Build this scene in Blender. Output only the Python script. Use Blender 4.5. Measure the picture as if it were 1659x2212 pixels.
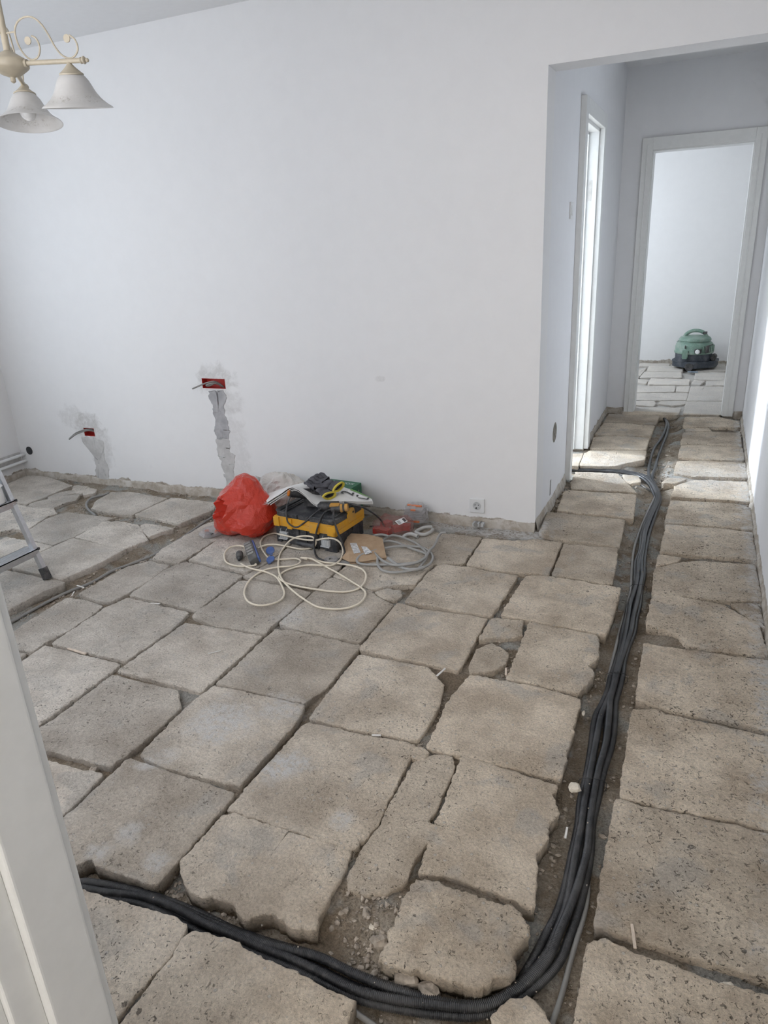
import bpy, bmesh, math, random
import numpy as np
from mathutils import Vector, Matrix, noise as mnoise

for _o in list(bpy.data.objects):
    bpy.data.objects.remove(_o, do_unlink=True)
SC = bpy.context.scene
COL = SC.collection
random.seed(7)
rng = np.random.default_rng(11)

# ------------------------------------------------------------------ camera (24 mm equivalent phone lens, 1.47 m above the floor)
cam_d = bpy.data.cameras.new('camera')
cam_d.sensor_fit = 'VERTICAL'
cam_d.sensor_height = 36.0
cam_d.lens = 36.0 * 1531.2 / 2212.0
cam_d.clip_start = 0.02
cam_o = bpy.data.objects.new('camera', cam_d)
COL.objects.link(cam_o)
_r = Vector((0.91508, 0.40034, -0.0486)); _d = Vector((0.10055, -0.34319, -0.93387)); _f = Vector((-0.39054, 0.84967, -0.3543))
cam_o.matrix_world = Matrix(((_r.x, -_d.x, -_f.x, 0.0), (_r.y, -_d.y, -_f.y, 0.0), (_r.z, -_d.z, -_f.z, 1.47), (0, 0, 0, 1)))
SC.camera = cam_o

# ------------------------------------------------------------------ world, daylight at the windows, added fill lights, exposure
SC.view_settings.view_transform = 'Standard'
SC.view_settings.look = 'None'
SC.view_settings.gamma = 1.0
SC.view_settings.use_curve_mapping = False
SC.view_settings.exposure = 0.06
wd = bpy.data.worlds.new('sky'); SC.world = wd
wd.use_nodes = True
wd.node_tree.nodes['Background'].inputs[0].default_value = (0.80, 0.88, 1.0, 1)
wd.node_tree.nodes['Background'].inputs[1].default_value = 1.2
wd.cycles.sampling_method = 'NONE'

def daylight(name, loc, direction, sx, sy, power, color):
    l = bpy.data.lights.new(name, 'AREA'); l.shape = 'RECTANGLE'; l.size = sx; l.size_y = sy
    l.energy = power; l.color = color
    o = bpy.data.objects.new(name, l); COL.objects.link(o)
    o.location = loc
    o.rotation_euler = Vector(direction).to_track_quat('-Z', 'Y').to_euler()
    return o
# sky light entering by the room windows (area lights in the openings), plus added front and rear lights
daylight('daylight_main_window', (-4.57, 1.75, 1.50), (1, 0.05, -0.08), 1.9, 1.35, 25, (0.76, 0.87, 1.0))
daylight('front_fill_light', (-1.90, 0.37, 1.60), (0.05, 1, -0.12), 1.7, 1.15, 23, (0.97, 0.96, 1.0))  # added light in an unseen front window, evens out the long wall
daylight('daylight_side_room', (-4.47, 5.40, 1.80), (1, -0.15, -0.32), 0.45, 0.6, 345, (0.78, 0.88, 1.0))
daylight('daylight_far_room', (-2.22, 7.75, 1.45), (1, 0.12, -0.12), 1.4, 1.3, 44, (0.83, 0.91, 1.0))
daylight('rear_fill_light', (-0.12, -1.78, 1.50), (0, 1, -0.1), 0.8, 1.2, 42, (1.0, 0.95, 0.89))  # added behind the camera to brighten the door post; no window there
# light paths kept short: a bright white room converges quickly
SC.cycles.max_bounces = 6; SC.cycles.diffuse_bounces = 5; SC.cycles.glossy_bounces = 2; SC.cycles.transmission_bounces = 3; SC.cycles.transparent_max_bounces = 8
SC.cycles.caustics_reflective = False; SC.cycles.caustics_refractive = False
SC.cycles.use_adaptive_sampling = True; SC.cycles.adaptive_threshold = 0.1; SC.cycles.adaptive_min_samples = 12
# ------------------------------------------------------------------ surveyed floor plan (metres): slab outlines, cable runs, wall patches
SLABS = [
 [(-4.469,3.481),(-4.298,3.500),(-3.941,3.389),(-3.920,3.121),(-3.938,3.011),(-4.343,2.966),(-4.455,3.324)],
 [(-3.914,3.388),(-3.800,3.398),(-3.733,3.282),(-3.764,3.268),(-3.852,3.315)],
 [(-3.780,3.383),(-3.683,3.362),(-3.648,3.301),(-3.681,3.245),(-3.736,3.295)],
 [(-3.900,3.149),(-3.897,3.250),(-3.836,3.308),(-3.774,3.277),(-3.828,3.204),(-3.868,3.129)],
 [(-3.887,2.976),(-3.905,3.035),(-3.860,3.122),(-3.819,3.195),(-3.730,3.259),(-3.672,3.169),(-3.695,3.107),(-3.688,2.991),(-3.815,2.982),(-3.859,2.973)],
 [(-4.102,2.873),(-4.014,2.971),(-3.852,2.954),(-3.672,2.985),(-3.566,2.914),(-3.598,2.865),(-3.532,2.659),(-3.622,2.650),(-3.699,2.537),(-3.936,2.611)],
 [(-3.188,2.540),(-3.434,2.567),(-3.518,2.655),(-3.574,2.853),(-3.525,2.964),(-3.163,2.965),(-3.168,2.657)],
 [(-3.546,2.416),(-3.560,2.537),(-3.425,2.536),(-3.306,2.531),(-3.184,2.525),(-3.184,2.434),(-3.178,2.360),(-3.180,2.229),(-3.382,2.251)],
 [(-3.157,2.243),(-3.168,2.431),(-3.148,2.637),(-2.735,2.614),(-2.752,2.366),(-2.783,2.215)],
 [(-3.168,2.906),(-3.053,2.931),(-2.921,2.916),(-2.711,2.755),(-2.747,2.617),(-3.149,2.663)],
 [(-2.906,2.920),(-2.900,2.949),(-2.777,2.950),(-2.689,2.943),(-2.739,2.797),(-2.846,2.864)],
 [(-3.330,2.209),(-2.738,2.197),(-2.767,2.053),(-2.764,1.736),(-3.029,1.827),(-3.255,2.056)],
 [(-3.088,3.045),(-3.243,3.039),(-3.421,3.056),(-3.503,3.184),(-3.533,3.345),(-3.423,3.383),(-3.080,3.353)],
 [(-2.717,3.382),(-2.648,3.274),(-2.699,3.013),(-3.075,3.057),(-3.057,3.375)],
 [(-2.605,3.253),(-2.647,3.359),(-2.395,3.389),(-2.309,3.307),(-2.447,3.267)],
 [(-2.264,3.188),(-2.338,2.833),(-2.337,2.554),(-2.505,2.558),(-2.544,2.665),(-2.536,3.069),(-2.415,3.221)],
 [(-2.340,3.130),(-1.920,3.134),(-1.901,2.703),(-1.944,2.577),(-2.310,2.609)],
 [(-1.906,3.122),(-1.624,3.094),(-1.518,2.758),(-1.536,2.538),(-1.923,2.533),(-1.886,2.690)],
 [(-1.509,2.670),(-1.487,2.869),(-1.350,2.962),(-1.106,2.945),(-1.110,2.707),(-1.213,2.656),(-1.268,2.602),(-1.364,2.615)],
 [(-1.528,3.236),(-1.341,3.343),(-1.174,3.315),(-0.977,3.326),(-0.966,3.002),(-1.096,2.944),(-1.356,2.974),(-1.476,3.047)],
 [(-1.511,2.650),(-1.274,2.581),(-1.213,2.530),(-1.127,2.493),(-1.129,2.167),(-1.431,2.171),(-1.513,2.194)],
 [(-1.251,2.579),(-1.214,2.632),(-1.145,2.625),(-1.124,2.587),(-1.138,2.543),(-1.182,2.534)],
 [(-1.090,2.543),(-1.091,2.849),(-1.072,2.947),(-0.930,2.956),(-0.794,2.935),(-0.686,2.939),(-0.701,2.535)],
 [(-0.567,3.381),(-0.558,2.999),(-0.762,2.964),(-0.946,2.987),(-0.956,3.313),(-0.798,3.323),(-0.695,3.383)],
 [(-0.272,2.986),(-0.537,3.002),(-0.550,3.371),(-0.294,3.382)],
 [(-0.649,2.946),(-0.554,2.971),(-0.233,2.959),(-0.234,2.765),(-0.240,2.541),(-0.662,2.559)],
 [(-0.712,2.513),(-0.706,2.114),(-1.109,2.122),(-1.115,2.521),(-1.017,2.497)],
 [(-0.692,2.518),(-0.568,2.534),(-0.545,2.421),(-0.608,2.380),(-0.694,2.344)],
 [(-0.675,2.157),(-0.681,2.266),(-0.638,2.324),(-0.600,2.305),(-0.564,2.276),(-0.554,2.209),(-0.580,2.153),(-0.633,2.120),(-0.658,2.116)],
 [(-0.525,2.124),(-0.538,2.539),(-0.268,2.519),(-0.246,2.366),(-0.271,2.298),(-0.245,2.251),(-0.277,2.118)],
 [(-1.093,2.085),(-0.817,2.089),(-0.724,2.006),(-0.699,1.873),(-0.705,1.694),(-0.998,1.671),(-1.084,1.682)],
 [(-0.257,1.683),(-0.665,1.675),(-0.677,1.938),(-0.656,2.096),(-0.397,2.102),(-0.266,2.083)],
 [(-2.316,2.585),(-1.940,2.539),(-1.931,2.175),(-2.332,2.197),(-2.358,2.489)],
 [(-2.570,2.227),(-2.558,2.435),(-2.498,2.524),(-2.366,2.517),(-2.348,2.343),(-2.355,2.213),(-2.368,2.119),(-2.440,2.103),(-2.572,2.124)],
 [(-2.583,1.813),(-2.592,1.941),(-2.597,2.074),(-2.501,2.088),(-2.376,2.068),(-2.360,1.949),(-2.349,1.838),(-2.367,1.738),(-2.365,1.675),(-2.430,1.665),(-2.560,1.685)],
 [(-2.321,2.170),(-1.953,2.143),(-1.931,2.008),(-1.940,1.746),(-2.330,1.745),(-2.348,2.051)],
 [(-2.523,1.630),(-2.486,1.643),(-2.371,1.644),(-2.372,1.573),(-2.374,1.500)],
 [(-1.940,1.716),(-1.944,1.314),(-2.158,1.308),(-2.331,1.422),(-2.346,1.722)],
 [(-1.956,1.230),(-1.925,1.278),(-1.908,1.372),(-1.915,1.645),(-1.611,1.647),(-1.538,1.573),(-1.535,1.364),(-1.550,1.253)],
 [(-1.530,2.080),(-1.530,1.680),(-1.919,1.683),(-1.905,2.066)],
 [(-1.530,2.490),(-1.537,2.102),(-1.763,2.092),(-1.915,2.127),(-1.933,2.181),(-1.916,2.222),(-1.919,2.486),(-1.837,2.513)],
 [(-1.509,2.144),(-1.419,2.156),(-1.119,2.146),(-1.114,1.856),(-1.144,1.747),(-1.503,1.740)],
 [(-1.137,1.732),(-1.117,1.651),(-1.123,1.325),(-1.402,1.312),(-1.501,1.333),(-1.521,1.608),(-1.505,1.724)],
 [(-1.083,1.651),(-0.701,1.670),(-0.685,1.330),(-0.710,1.234),(-1.098,1.237)],
 [(-1.521,1.300),(-1.117,1.290),(-1.120,0.958),(-1.305,0.948),(-1.334,0.962),(-1.355,0.933),(-1.536,0.880),(-1.514,1.088)],
 [(-1.699,1.015),(-1.802,1.199),(-1.680,1.204),(-1.546,1.214),(-1.537,1.134),(-1.532,1.071),(-1.534,1.016),(-1.562,0.936)],
 [(-1.107,1.078),(-1.106,1.143),(-1.104,1.212),(-1.074,1.227),(-1.018,1.226),(-0.895,1.231),(-0.901,1.224),(-0.809,1.227),(-0.711,1.229),(-0.706,1.221),(-0.700,1.178),(-0.698,1.142),(-0.701,1.099),(-0.698,1.070),(-0.698,1.031),(-0.688,0.998),(-0.716,0.990),(-0.738,0.981),(-0.758,0.986),(-0.802,0.997),(-0.825,0.985),(-0.855,0.954),(-0.907,0.989),(-0.959,0.982),(-0.988,0.973),(-1.026,0.973),(-1.071,1.005),(-1.111,1.042)],
 [(-0.521,1.232),(-0.551,1.678),(-0.258,1.649),(-0.267,1.613),(-0.235,1.547),(-0.256,1.502),(-0.248,1.444),(-0.262,1.391),(-0.237,1.237),(-0.436,1.252)],
 [(-0.674,1.600),(-0.636,1.649),(-0.581,1.663),(-0.560,1.626),(-0.554,1.541),(-0.555,1.426),(-0.559,1.340),(-0.507,1.389),(-0.538,1.312),(-0.547,1.259),(-0.543,1.213),(-0.549,1.177),(-0.581,1.143),(-0.619,1.122),(-0.664,1.127),(-0.679,1.150),(-0.682,1.257),(-0.673,1.324),(-0.676,1.414),(-0.676,1.498)],
 [(-0.701,1.656),(-0.677,1.671),(-0.650,1.648),(-0.657,1.618),(-0.688,1.615)],
 [(-1.285,0.703),(-1.301,0.860),(-1.298,0.875),(-1.256,0.877),(-1.200,0.880),(-1.137,0.888),(-1.059,0.894),(-1.022,0.901),(-0.979,0.893),(-0.967,0.879),(-0.957,0.821),(-0.963,0.788),(-0.974,0.722),(-0.977,0.672),(-0.977,0.643),(-1.063,0.538)],
 [(-0.950,0.885),(-0.898,0.894),(-0.853,0.897),(-0.807,0.892),(-0.744,0.885),(-0.682,0.887),(-0.622,0.879),(-0.528,0.876),(-0.526,0.810),(-0.591,0.707),(-0.856,0.622),(-0.949,0.617),(-0.954,0.674),(-0.951,0.717),(-0.953,0.755),(-0.953,0.813),(-0.959,0.860)],
 [(-0.256,0.953),(-0.236,0.996),(-0.199,1.019),(-0.173,1.009),(-0.149,0.982),(-0.122,0.912),(-0.215,0.857)],
 [(-0.103,1.184),(-0.074,1.210),(-0.049,1.205),(-0.008,1.200),(0.049,1.200),(0.121,1.195),(0.210,1.196),(0.311,1.210),(0.299,1.069),(-0.092,0.911),(-0.100,1.019),(-0.100,1.087),(-0.103,1.145)],
 [(0.327,1.661),(0.314,1.238),(-0.096,1.238),(-0.098,1.650)],
 [(0.327,1.684),(-0.088,1.667),(-0.095,2.081),(-0.021,2.108),(0.002,2.091),(0.327,2.080)],
 [(0.327,2.121),(-0.009,2.125),(-0.091,2.150),(-0.095,2.512),(0.327,2.534)],
 [(0.324,2.567),(0.134,2.550),(0.052,2.563),(0.020,2.624),(-0.100,2.674),(-0.092,2.938),(-0.005,2.953),(0.171,2.933),(0.302,2.794)],
 [(0.305,2.988),(0.326,2.785),(0.291,2.809),(0.210,2.951)],
 [(0.310,3.384),(0.327,3.030),(0.211,2.980),(-0.099,2.953),(-0.106,3.212),(-0.009,3.305),(0.068,3.346)],
 [(-0.103,3.249),(-0.104,3.368),(0.000,3.377),(-0.016,3.313)],
 [(0.324,3.437),(-0.097,3.405),(-0.090,3.776),(0.191,3.798),(0.313,3.779)],
 [(-0.099,3.815),(-0.090,4.170),(0.230,4.202),(0.320,4.158),(0.321,3.830)],
 [(0.321,4.632),(0.322,4.259),(-0.090,4.246),(-0.079,4.438),(0.012,4.585),(0.123,4.615)],
 [(-0.160,4.483),(-0.123,4.589),(-0.017,4.605),(-0.082,4.480)],
 [(0.320,5.040),(0.324,4.709),(0.017,4.665),(-0.099,4.705),(-0.089,4.978),(0.068,5.033)],
 [(0.315,5.419),(0.318,5.114),(0.120,5.079),(-0.090,5.076),(-0.082,5.375),(0.037,5.417)],
 [(0.309,5.820),(0.312,5.451),(0.036,5.451),(-0.089,5.431),(-0.080,5.750),(0.115,5.813)],
 [(-0.073,5.875),(0.097,5.933),(0.111,5.847),(-0.066,5.799)],
 [(-0.092,5.950),(-0.086,6.282),(0.176,6.337),(0.309,6.202),(0.314,6.021)],
 [(-0.719,3.786),(-0.303,3.787),(-0.292,3.406),(-0.573,3.413),(-0.701,3.476)],
 [(-0.266,3.819),(-0.406,3.833),(-0.556,3.823),(-0.674,3.841),(-0.697,4.191),(-0.286,4.215)],
 [(-0.695,4.578),(-0.436,4.609),(-0.285,4.248),(-0.660,4.228),(-0.685,4.339)],
 [(-0.404,4.596),(-0.306,4.583),(-0.281,4.475),(-0.333,4.411),(-0.376,4.474)],
 [(-0.693,4.714),(-0.707,5.008),(-0.678,5.093),(-0.307,5.169),(-0.300,4.962),(-0.478,4.762)],
 [(-0.835,4.677),(-0.811,4.956),(-0.715,4.996),(-0.703,4.688)],
 [(-0.686,5.157),(-0.712,5.454),(-0.632,5.524),(-0.481,5.541),(-0.314,5.525),(-0.315,5.215)],
 [(-0.716,5.543),(-0.693,5.930),(-0.524,5.946),(-0.303,5.912),(-0.311,5.599)],
 [(-0.291,6.280),(-0.302,5.974),(-0.699,5.972),(-0.696,6.265)],
 [(0.197,6.933),(0.180,6.404),(-0.112,6.376),(-0.099,6.877)],
 [(-0.098,6.916),(-0.083,7.589),(0.208,7.637),(0.197,6.971)],
 [(0.050,7.657),(0.054,7.893),(0.226,7.934),(0.212,7.683)],
 [(-0.083,7.728),(-0.064,7.924),(0.037,7.891),(-0.001,7.695)],
 [(0.239,8.433),(0.226,7.968),(-0.058,7.960),(-0.062,8.366)],
 [(-0.526,6.664),(-0.525,6.817),(-0.373,6.845),(-0.350,6.735),(-0.364,6.621)],
 [(-0.328,6.739),(-0.320,6.847),(-0.104,6.903),(-0.107,6.782),(-0.199,6.690)],
 [(-0.101,7.249),(-0.105,6.941),(-0.360,6.875),(-0.638,6.854),(-0.642,7.155)],
 [(-0.644,7.215),(-0.652,7.543),(-0.229,7.598),(-0.226,7.300)],
 [(-0.206,7.325),(-0.210,7.582),(-0.092,7.620),(-0.103,7.308)],
 [(-0.488,7.641),(-0.487,7.967),(-0.110,7.982),(-0.108,7.664)],
 [(-0.637,7.738),(-0.636,7.924),(-0.510,7.892),(-0.510,7.685)],
 [(-0.598,7.997),(-0.580,8.335),(-0.210,8.384),(-0.188,8.057)],
 [(-0.189,8.797),(-0.194,8.431),(-0.560,8.411),(-0.558,8.753)],
 [(0.234,8.889),(0.231,8.514),(-0.064,8.448),(-0.050,8.814)],
 [(-0.686,7.881),(-0.666,8.340),(-0.579,8.642),(-0.614,7.969)],
 [(-0.680,8.702),(-0.679,8.908),(-0.347,8.914),(-0.359,8.777)],
 [(-0.303,8.796),(-0.290,8.933),(0.235,9.011),(0.234,8.919)],
 [(-0.136,6.594),(-0.146,6.319),(-0.589,6.261),(-0.589,6.567)],
]
BUNDLE = [((-1.354,0.898),(-1.329,0.875)),((-1.339,0.917),(-1.302,0.881)),((-1.284,0.939),(-1.236,0.889)),((-1.187,0.955),(-1.147,0.910)),((-1.119,0.959),(-1.080,0.912)),((-1.051,0.961),(-1.009,0.908)),((-0.983,0.961),(-0.938,0.902)),((-0.898,0.957),(-0.864,0.908)),((-0.806,0.960),(-0.770,0.905)),((-0.748,0.965),(-0.712,0.904)),((-0.664,0.973),(-0.624,0.899)),((-0.576,0.967),(-0.542,0.895)),((-0.484,0.967),(-0.458,0.907)),((-0.384,0.976),(-0.368,0.930)),((-0.315,0.991),(-0.303,0.951)),((-0.273,1.014),(-0.262,0.975)),((-0.238,1.065),(-0.222,1.014)),((-0.226,1.114),(-0.151,1.137)),((-0.209,1.193),(-0.138,1.217)),((-0.194,1.277),(-0.130,1.301)),((-0.193,1.362),(-0.127,1.387)),((-0.196,1.454),(-0.129,1.479)),((-0.196,1.556),(-0.139,1.577)),((-0.203,1.645),(-0.138,1.669)),((-0.203,1.766),(-0.137,1.791)),((-0.210,1.898),(-0.128,1.928)),((-0.219,2.045),(-0.136,2.074)),((-0.208,2.130),(-0.146,2.152)),((-0.200,2.221),(-0.144,2.241)),((-0.201,2.306),(-0.142,2.327)),((-0.195,2.405),(-0.147,2.422)),((-0.192,2.510),(-0.143,2.527)),((-0.199,2.619),(-0.133,2.641)),((-0.197,2.739),(-0.136,2.759)),((-0.199,2.867),(-0.133,2.889)),((-0.189,3.051),(-0.140,3.067)),((-0.197,3.153),(-0.139,3.172)),((-0.210,3.309),(-0.152,3.328)),((-0.204,3.485),(-0.159,3.499)),((-0.214,3.674),(-0.161,3.690)),((-0.211,3.884),(-0.155,3.901)),((-0.197,4.043),(-0.149,4.057)),((-0.189,4.173),(-0.142,4.186)),((-0.195,4.323),(-0.146,4.337))]
LOOSE = [(-0.529,1.165),(-0.520,1.196),(-0.498,1.208),(-0.466,1.208),(-0.421,1.210),(-0.383,1.212),(-0.341,1.208),(-0.299,1.205),(-0.263,1.206),(-0.230,1.176),(-0.227,1.150),(-0.245,1.103),(-0.233,1.064),(-0.242,1.042),(-0.264,1.025),(-0.281,1.000),(-0.302,0.990),(-0.339,0.990),(-0.376,0.990),(-0.427,0.986),(-0.475,0.976),(-0.521,0.977),(-0.525,1.027),(-0.523,1.089)]
BRL = [(-0.212,4.531),(-0.281,4.659),(-0.393,4.718),(-0.551,4.726),(-0.749,4.702)]
BRS = [(-0.201,4.534),(-0.246,4.689),(-0.262,4.893),(-0.268,5.132),(-0.264,5.360),(-0.238,5.612),(-0.222,5.922),(-0.227,6.170),(-0.266,6.339),(-0.311,6.431),(-0.519,6.499)]
BRS2 = [(-0.194,4.536),(-0.225,4.655),(-0.222,4.875),(-0.223,5.143),(-0.217,5.338),(-0.213,5.475),(-0.202,5.770),(-0.209,6.110),(-0.250,6.306),(-0.306,6.423),(-0.517,6.484)]
GCAB = [(-0.745,4.683),(-0.470,4.714),(-0.293,4.627),(-0.216,4.495),(-0.185,4.360),(-0.196,4.134),(-0.209,3.966),(-0.220,3.746),(-0.225,3.492),(-0.210,3.238),(-0.194,3.015),(-0.196,2.811),(-0.199,2.628),(-0.198,2.517),(-0.199,2.392),(-0.197,2.269),(-0.189,2.148),(-0.189,2.078),(-0.190,2.015),(-0.190,1.940),(-0.182,1.812),(-0.156,1.669),(-0.148,1.562),(-0.156,1.603),(-0.149,1.526),(-0.139,1.433),(-0.127,1.349),(-0.126,1.287),(-0.131,1.219),(-0.136,1.152),(-0.139,1.090),(-0.143,1.035),(-0.153,0.971)]
GCAB2 = [(-0.716,0.911),(-0.661,0.905),(-0.625,0.900),(-0.581,0.894),(-0.536,0.884),(-0.494,0.876),(-0.451,0.864)]
TCAB = [(-2.682,1.639),(-2.706,1.806),(-2.714,1.920),(-2.722,2.053),(-2.707,2.172),(-2.680,2.289),(-2.667,2.428),(-2.643,2.564),(-2.607,2.697),(-2.625,3.138),(-2.651,3.359),(-2.693,3.478)]
LCAB = [(-3.551,3.340),(-3.571,3.300),(-3.596,3.236),(-3.550,3.139),(-3.457,3.060),(-3.323,2.988)]
CORD1 = [(-2.007,2.629,0.006),(-1.975,2.610,0.006),(-1.919,2.590,0.006),(-1.831,2.581,0.006),(-1.763,2.558,0.006),(-1.684,2.487,0.006),(-1.627,2.414,0.006),(-1.612,2.355,0.006),(-1.636,2.301,0.006),(-1.670,2.277,0.006),(-1.726,2.286,0.006),(-1.787,2.337,0.006),(-1.828,2.397,0.006),(-1.862,2.490,0.006),(-1.864,2.562,0.006),(-1.843,2.615,0.006),(-1.800,2.647,0.006),(-1.744,2.675,0.006),(-1.724,2.710,0.006),(-1.736,2.751,0.006),(-1.774,2.772,0.006),(-1.826,2.750,0.006),(-1.869,2.729,0.006),(-1.907,2.730,0.006),(-1.964,2.774,0.006),(-2.025,2.839,0.006),(-2.067,2.903,0.006),(-2.088,2.977,0.006),(-2.072,3.024,0.006),(-1.932,2.905,0.066),(-1.865,2.905,0.060),(-1.799,2.905,0.056),(-1.732,2.905,0.061),(-1.675,2.905,0.077),(-1.620,2.905,0.082),(-1.586,2.905,0.062),(-1.575,2.905,0.024),(-1.563,2.869,0.006),(-1.547,2.795,0.006),(-1.560,2.743,0.006),(-1.613,2.726,0.006),(-1.668,2.714,0.006),(-1.716,2.688,0.006),(-1.745,2.646,0.006),(-1.755,2.597,0.006),(-1.743,2.555,0.006),(-1.714,2.529,0.006),(-1.660,2.503,0.006),(-1.586,2.494,0.006),(-1.497,2.498,0.006),(-1.420,2.507,0.006),(-1.360,2.532,0.006),(-1.330,2.569,0.006),(-1.327,2.629,0.006),(-1.351,2.700,0.006),(-1.395,2.749,0.006),(-1.463,2.774,0.006),(-1.535,2.780,0.006),(-1.604,2.777,0.006),(-1.672,2.785,0.006)]
CORD2 = [(-1.713,2.778,0.006),(-1.750,2.778,0.006),(-1.698,2.783,0.006),(-1.626,2.751,0.006),(-1.578,2.728,0.006),(-1.486,2.683,0.006),(-1.390,2.626,0.006),(-1.320,2.581,0.006),(-1.283,2.544,0.006),(-1.260,2.488,0.006),(-1.262,2.426,0.006),(-1.289,2.387,0.006),(-1.344,2.361,0.006),(-1.421,2.358,0.006),(-1.482,2.383,0.006),(-1.564,2.427,0.006),(-1.647,2.482,0.006),(-1.707,2.531,0.006),(-1.763,2.594,0.006),(-1.816,2.671,0.006),(-1.872,2.772,0.006),(-1.905,2.866,0.006),(-1.887,2.905,0.037),(-1.836,2.905,0.066),(-1.778,2.905,0.078),(-1.741,2.905,0.074),(-1.729,2.905,0.053),(-1.737,2.905,0.030),(-1.775,2.905,0.005),(-1.811,2.885,0.006),(-1.890,2.888,0.006),(-1.966,2.886,0.006),(-2.010,2.861,0.006),(-2.030,2.816,0.006)]
CORD3 = [(-2.065,2.773),(-2.014,2.707),(-1.954,2.656),(-1.922,2.637),(-1.962,2.613),(-2.023,2.605),(-2.088,2.623),(-2.135,2.668),(-2.167,2.720),(-2.176,2.782),(-2.147,2.812),(-2.093,2.807),(-2.057,2.797)]
COIL1 = [(-1.459,2.950),(-1.460,2.995),(-1.451,3.038),(-1.429,3.065),(-1.402,3.094),(-1.364,3.099),(-1.314,3.081),(-1.263,3.057),(-1.213,3.033),(-1.169,3.009),(-1.151,2.976),(-1.147,2.929),(-1.160,2.895),(-1.202,2.869),(-1.260,2.850),(-1.330,2.828),(-1.403,2.811),(-1.443,2.810),(-1.463,2.834),(-1.464,2.884),(-1.431,2.932),(-1.388,2.991),(-1.339,3.040),(-1.282,3.071),(-1.219,3.084),(-1.167,3.054),(-1.129,3.002),(-1.109,2.947),(-1.104,2.883),(-1.122,2.830),(-1.160,2.795),(-1.201,2.771),(-1.248,2.761),(-1.298,2.774),(-1.342,2.819),(-1.373,2.882),(-1.403,2.967),(-1.426,3.059),(-1.430,3.120),(-1.413,3.161),(-1.380,3.171),(-1.331,3.158),(-1.269,3.129),(-1.219,3.084),(-1.173,3.027),(-1.147,2.965),(-1.137,2.896),(-1.134,2.827)]
COIL2 = [(-1.410,3.113),(-1.458,3.119),(-1.491,3.095),(-1.487,3.041),(-1.455,2.984),(-1.397,2.918),(-1.339,2.862),(-1.286,2.825),(-1.242,2.806),(-1.194,2.816),(-1.155,2.849),(-1.141,2.900),(-1.143,2.954),(-1.156,3.038),(-1.156,3.090),(-1.163,3.155),(-1.170,3.207),(-1.166,3.244),(-1.140,3.248)]
COIL3 = [(-1.314,2.879),(-1.275,2.849),(-1.230,2.816),(-1.187,2.801),(-1.140,2.810),(-1.114,2.842)]
OFF1 = [(-1.355,3.167),(-1.348,3.201),(-1.326,3.217),(-1.285,3.206)]
OFF2 = [(-1.246,3.323),(-1.236,3.304),(-1.241,3.270),(-1.264,3.241),(-1.291,3.236),(-1.314,3.251),(-1.316,3.280),(-1.305,3.312),(-1.284,3.334),(-1.259,3.351)]
PUT1 = [(-2.764,0.676),(-2.645,0.680),(-2.631,0.639),(-2.658,0.595),(-2.664,0.556),(-2.651,0.491),(-2.647,0.435),(-2.656,0.377),(-2.666,0.376),(-2.692,0.375),(-2.750,0.375),(-2.763,0.428),(-2.737,0.469),(-2.746,0.530),(-2.743,0.583),(-2.762,0.625)]
PUT1B = [(-2.750,0.378),(-2.655,0.381),(-2.654,0.283),(-2.630,0.271),(-2.637,0.225),(-2.661,0.132),(-2.620,0.089),(-2.623,-0.004),(-2.741,-0.011),(-2.724,0.103),(-2.738,0.218),(-2.763,0.262)]
HALO1 = [(-2.819,0.806),(-2.734,0.820),(-2.662,0.830),(-2.598,0.790),(-2.584,0.749),(-2.594,0.682),(-2.559,0.650),(-2.658,0.595),(-2.763,0.651),(-2.837,0.674),(-2.857,0.742)]
PUT2 = [(-3.900,0.314),(-3.774,0.322),(-3.712,0.292),(-3.725,0.188),(-3.706,0.120),(-3.724,-0.005),(-3.728,-0.059),(-3.774,-0.085),(-3.839,-0.073),(-3.842,-0.015),(-3.823,0.111),(-3.819,0.216),(-3.850,0.266),(-3.907,0.286)]
HALO2 = [(-4.014,0.472),(-3.926,0.483),(-3.843,0.494),(-3.741,0.485),(-3.678,0.462),(-3.657,0.390),(-3.659,0.295),(-3.689,0.191),(-3.725,0.240),(-3.712,0.292),(-3.774,0.322),(-3.904,0.300),(-3.945,0.381),(-4.036,0.410)]
# ------------------------------------------------------------------ helpers
def vnoise(P, seed=0):
    P = np.asarray(P, float); I = np.floor(P).astype(np.int64); F = P - I
    F = F * F * (3 - 2 * F); out = np.zeros(len(P))
    for dx in (0, 1):
        for dy in (0, 1):
            for dz in (0, 1):
                h = (I[:, 0] + dx) * 374761393 + (I[:, 1] + dy) * 668265263 + (I[:, 2] + dz) * 2147483647 + seed * 1274126177
                h = (h ^ (h >> 13)) * 1274126177; h = h ^ (h >> 16)
                v = (h & 0xFFFFFF) / float(0xFFFFFF)
                w = (F[:, 0] if dx else 1 - F[:, 0]) * (F[:, 1] if dy else 1 - F[:, 1]) * (F[:, 2] if dz else 1 - F[:, 2])
                out += v * w
    return out * 2 - 1
def fbm(P, octaves=4, seed=0):
    P = np.asarray(P, float); a = 1.0; s = np.zeros(len(P)); f = 1.0
    for k in range(octaves):
        s += a * vnoise(P * f, seed + k); a *= 0.5; f *= 2.03
    return s

def mesh_obj(name, verts, faces, mat=None, parent=None, smooth=False, loc=None):
    me = bpy.data.meshes.new(name)
    me.from_pydata([tuple(map(float, v)) for v in verts], [], [tuple(int(i) for i in f) for f in faces])
    me.update()
    if smooth: me.polygons.foreach_set('use_smooth', [True] * len(me.polygons))
    if mat: me.materials.append(mat)
    o = bpy.data.objects.new(name, me); COL.objects.link(o)
    if loc is not None: o.location = loc
    if parent: o.parent = parent
    return o

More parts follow.
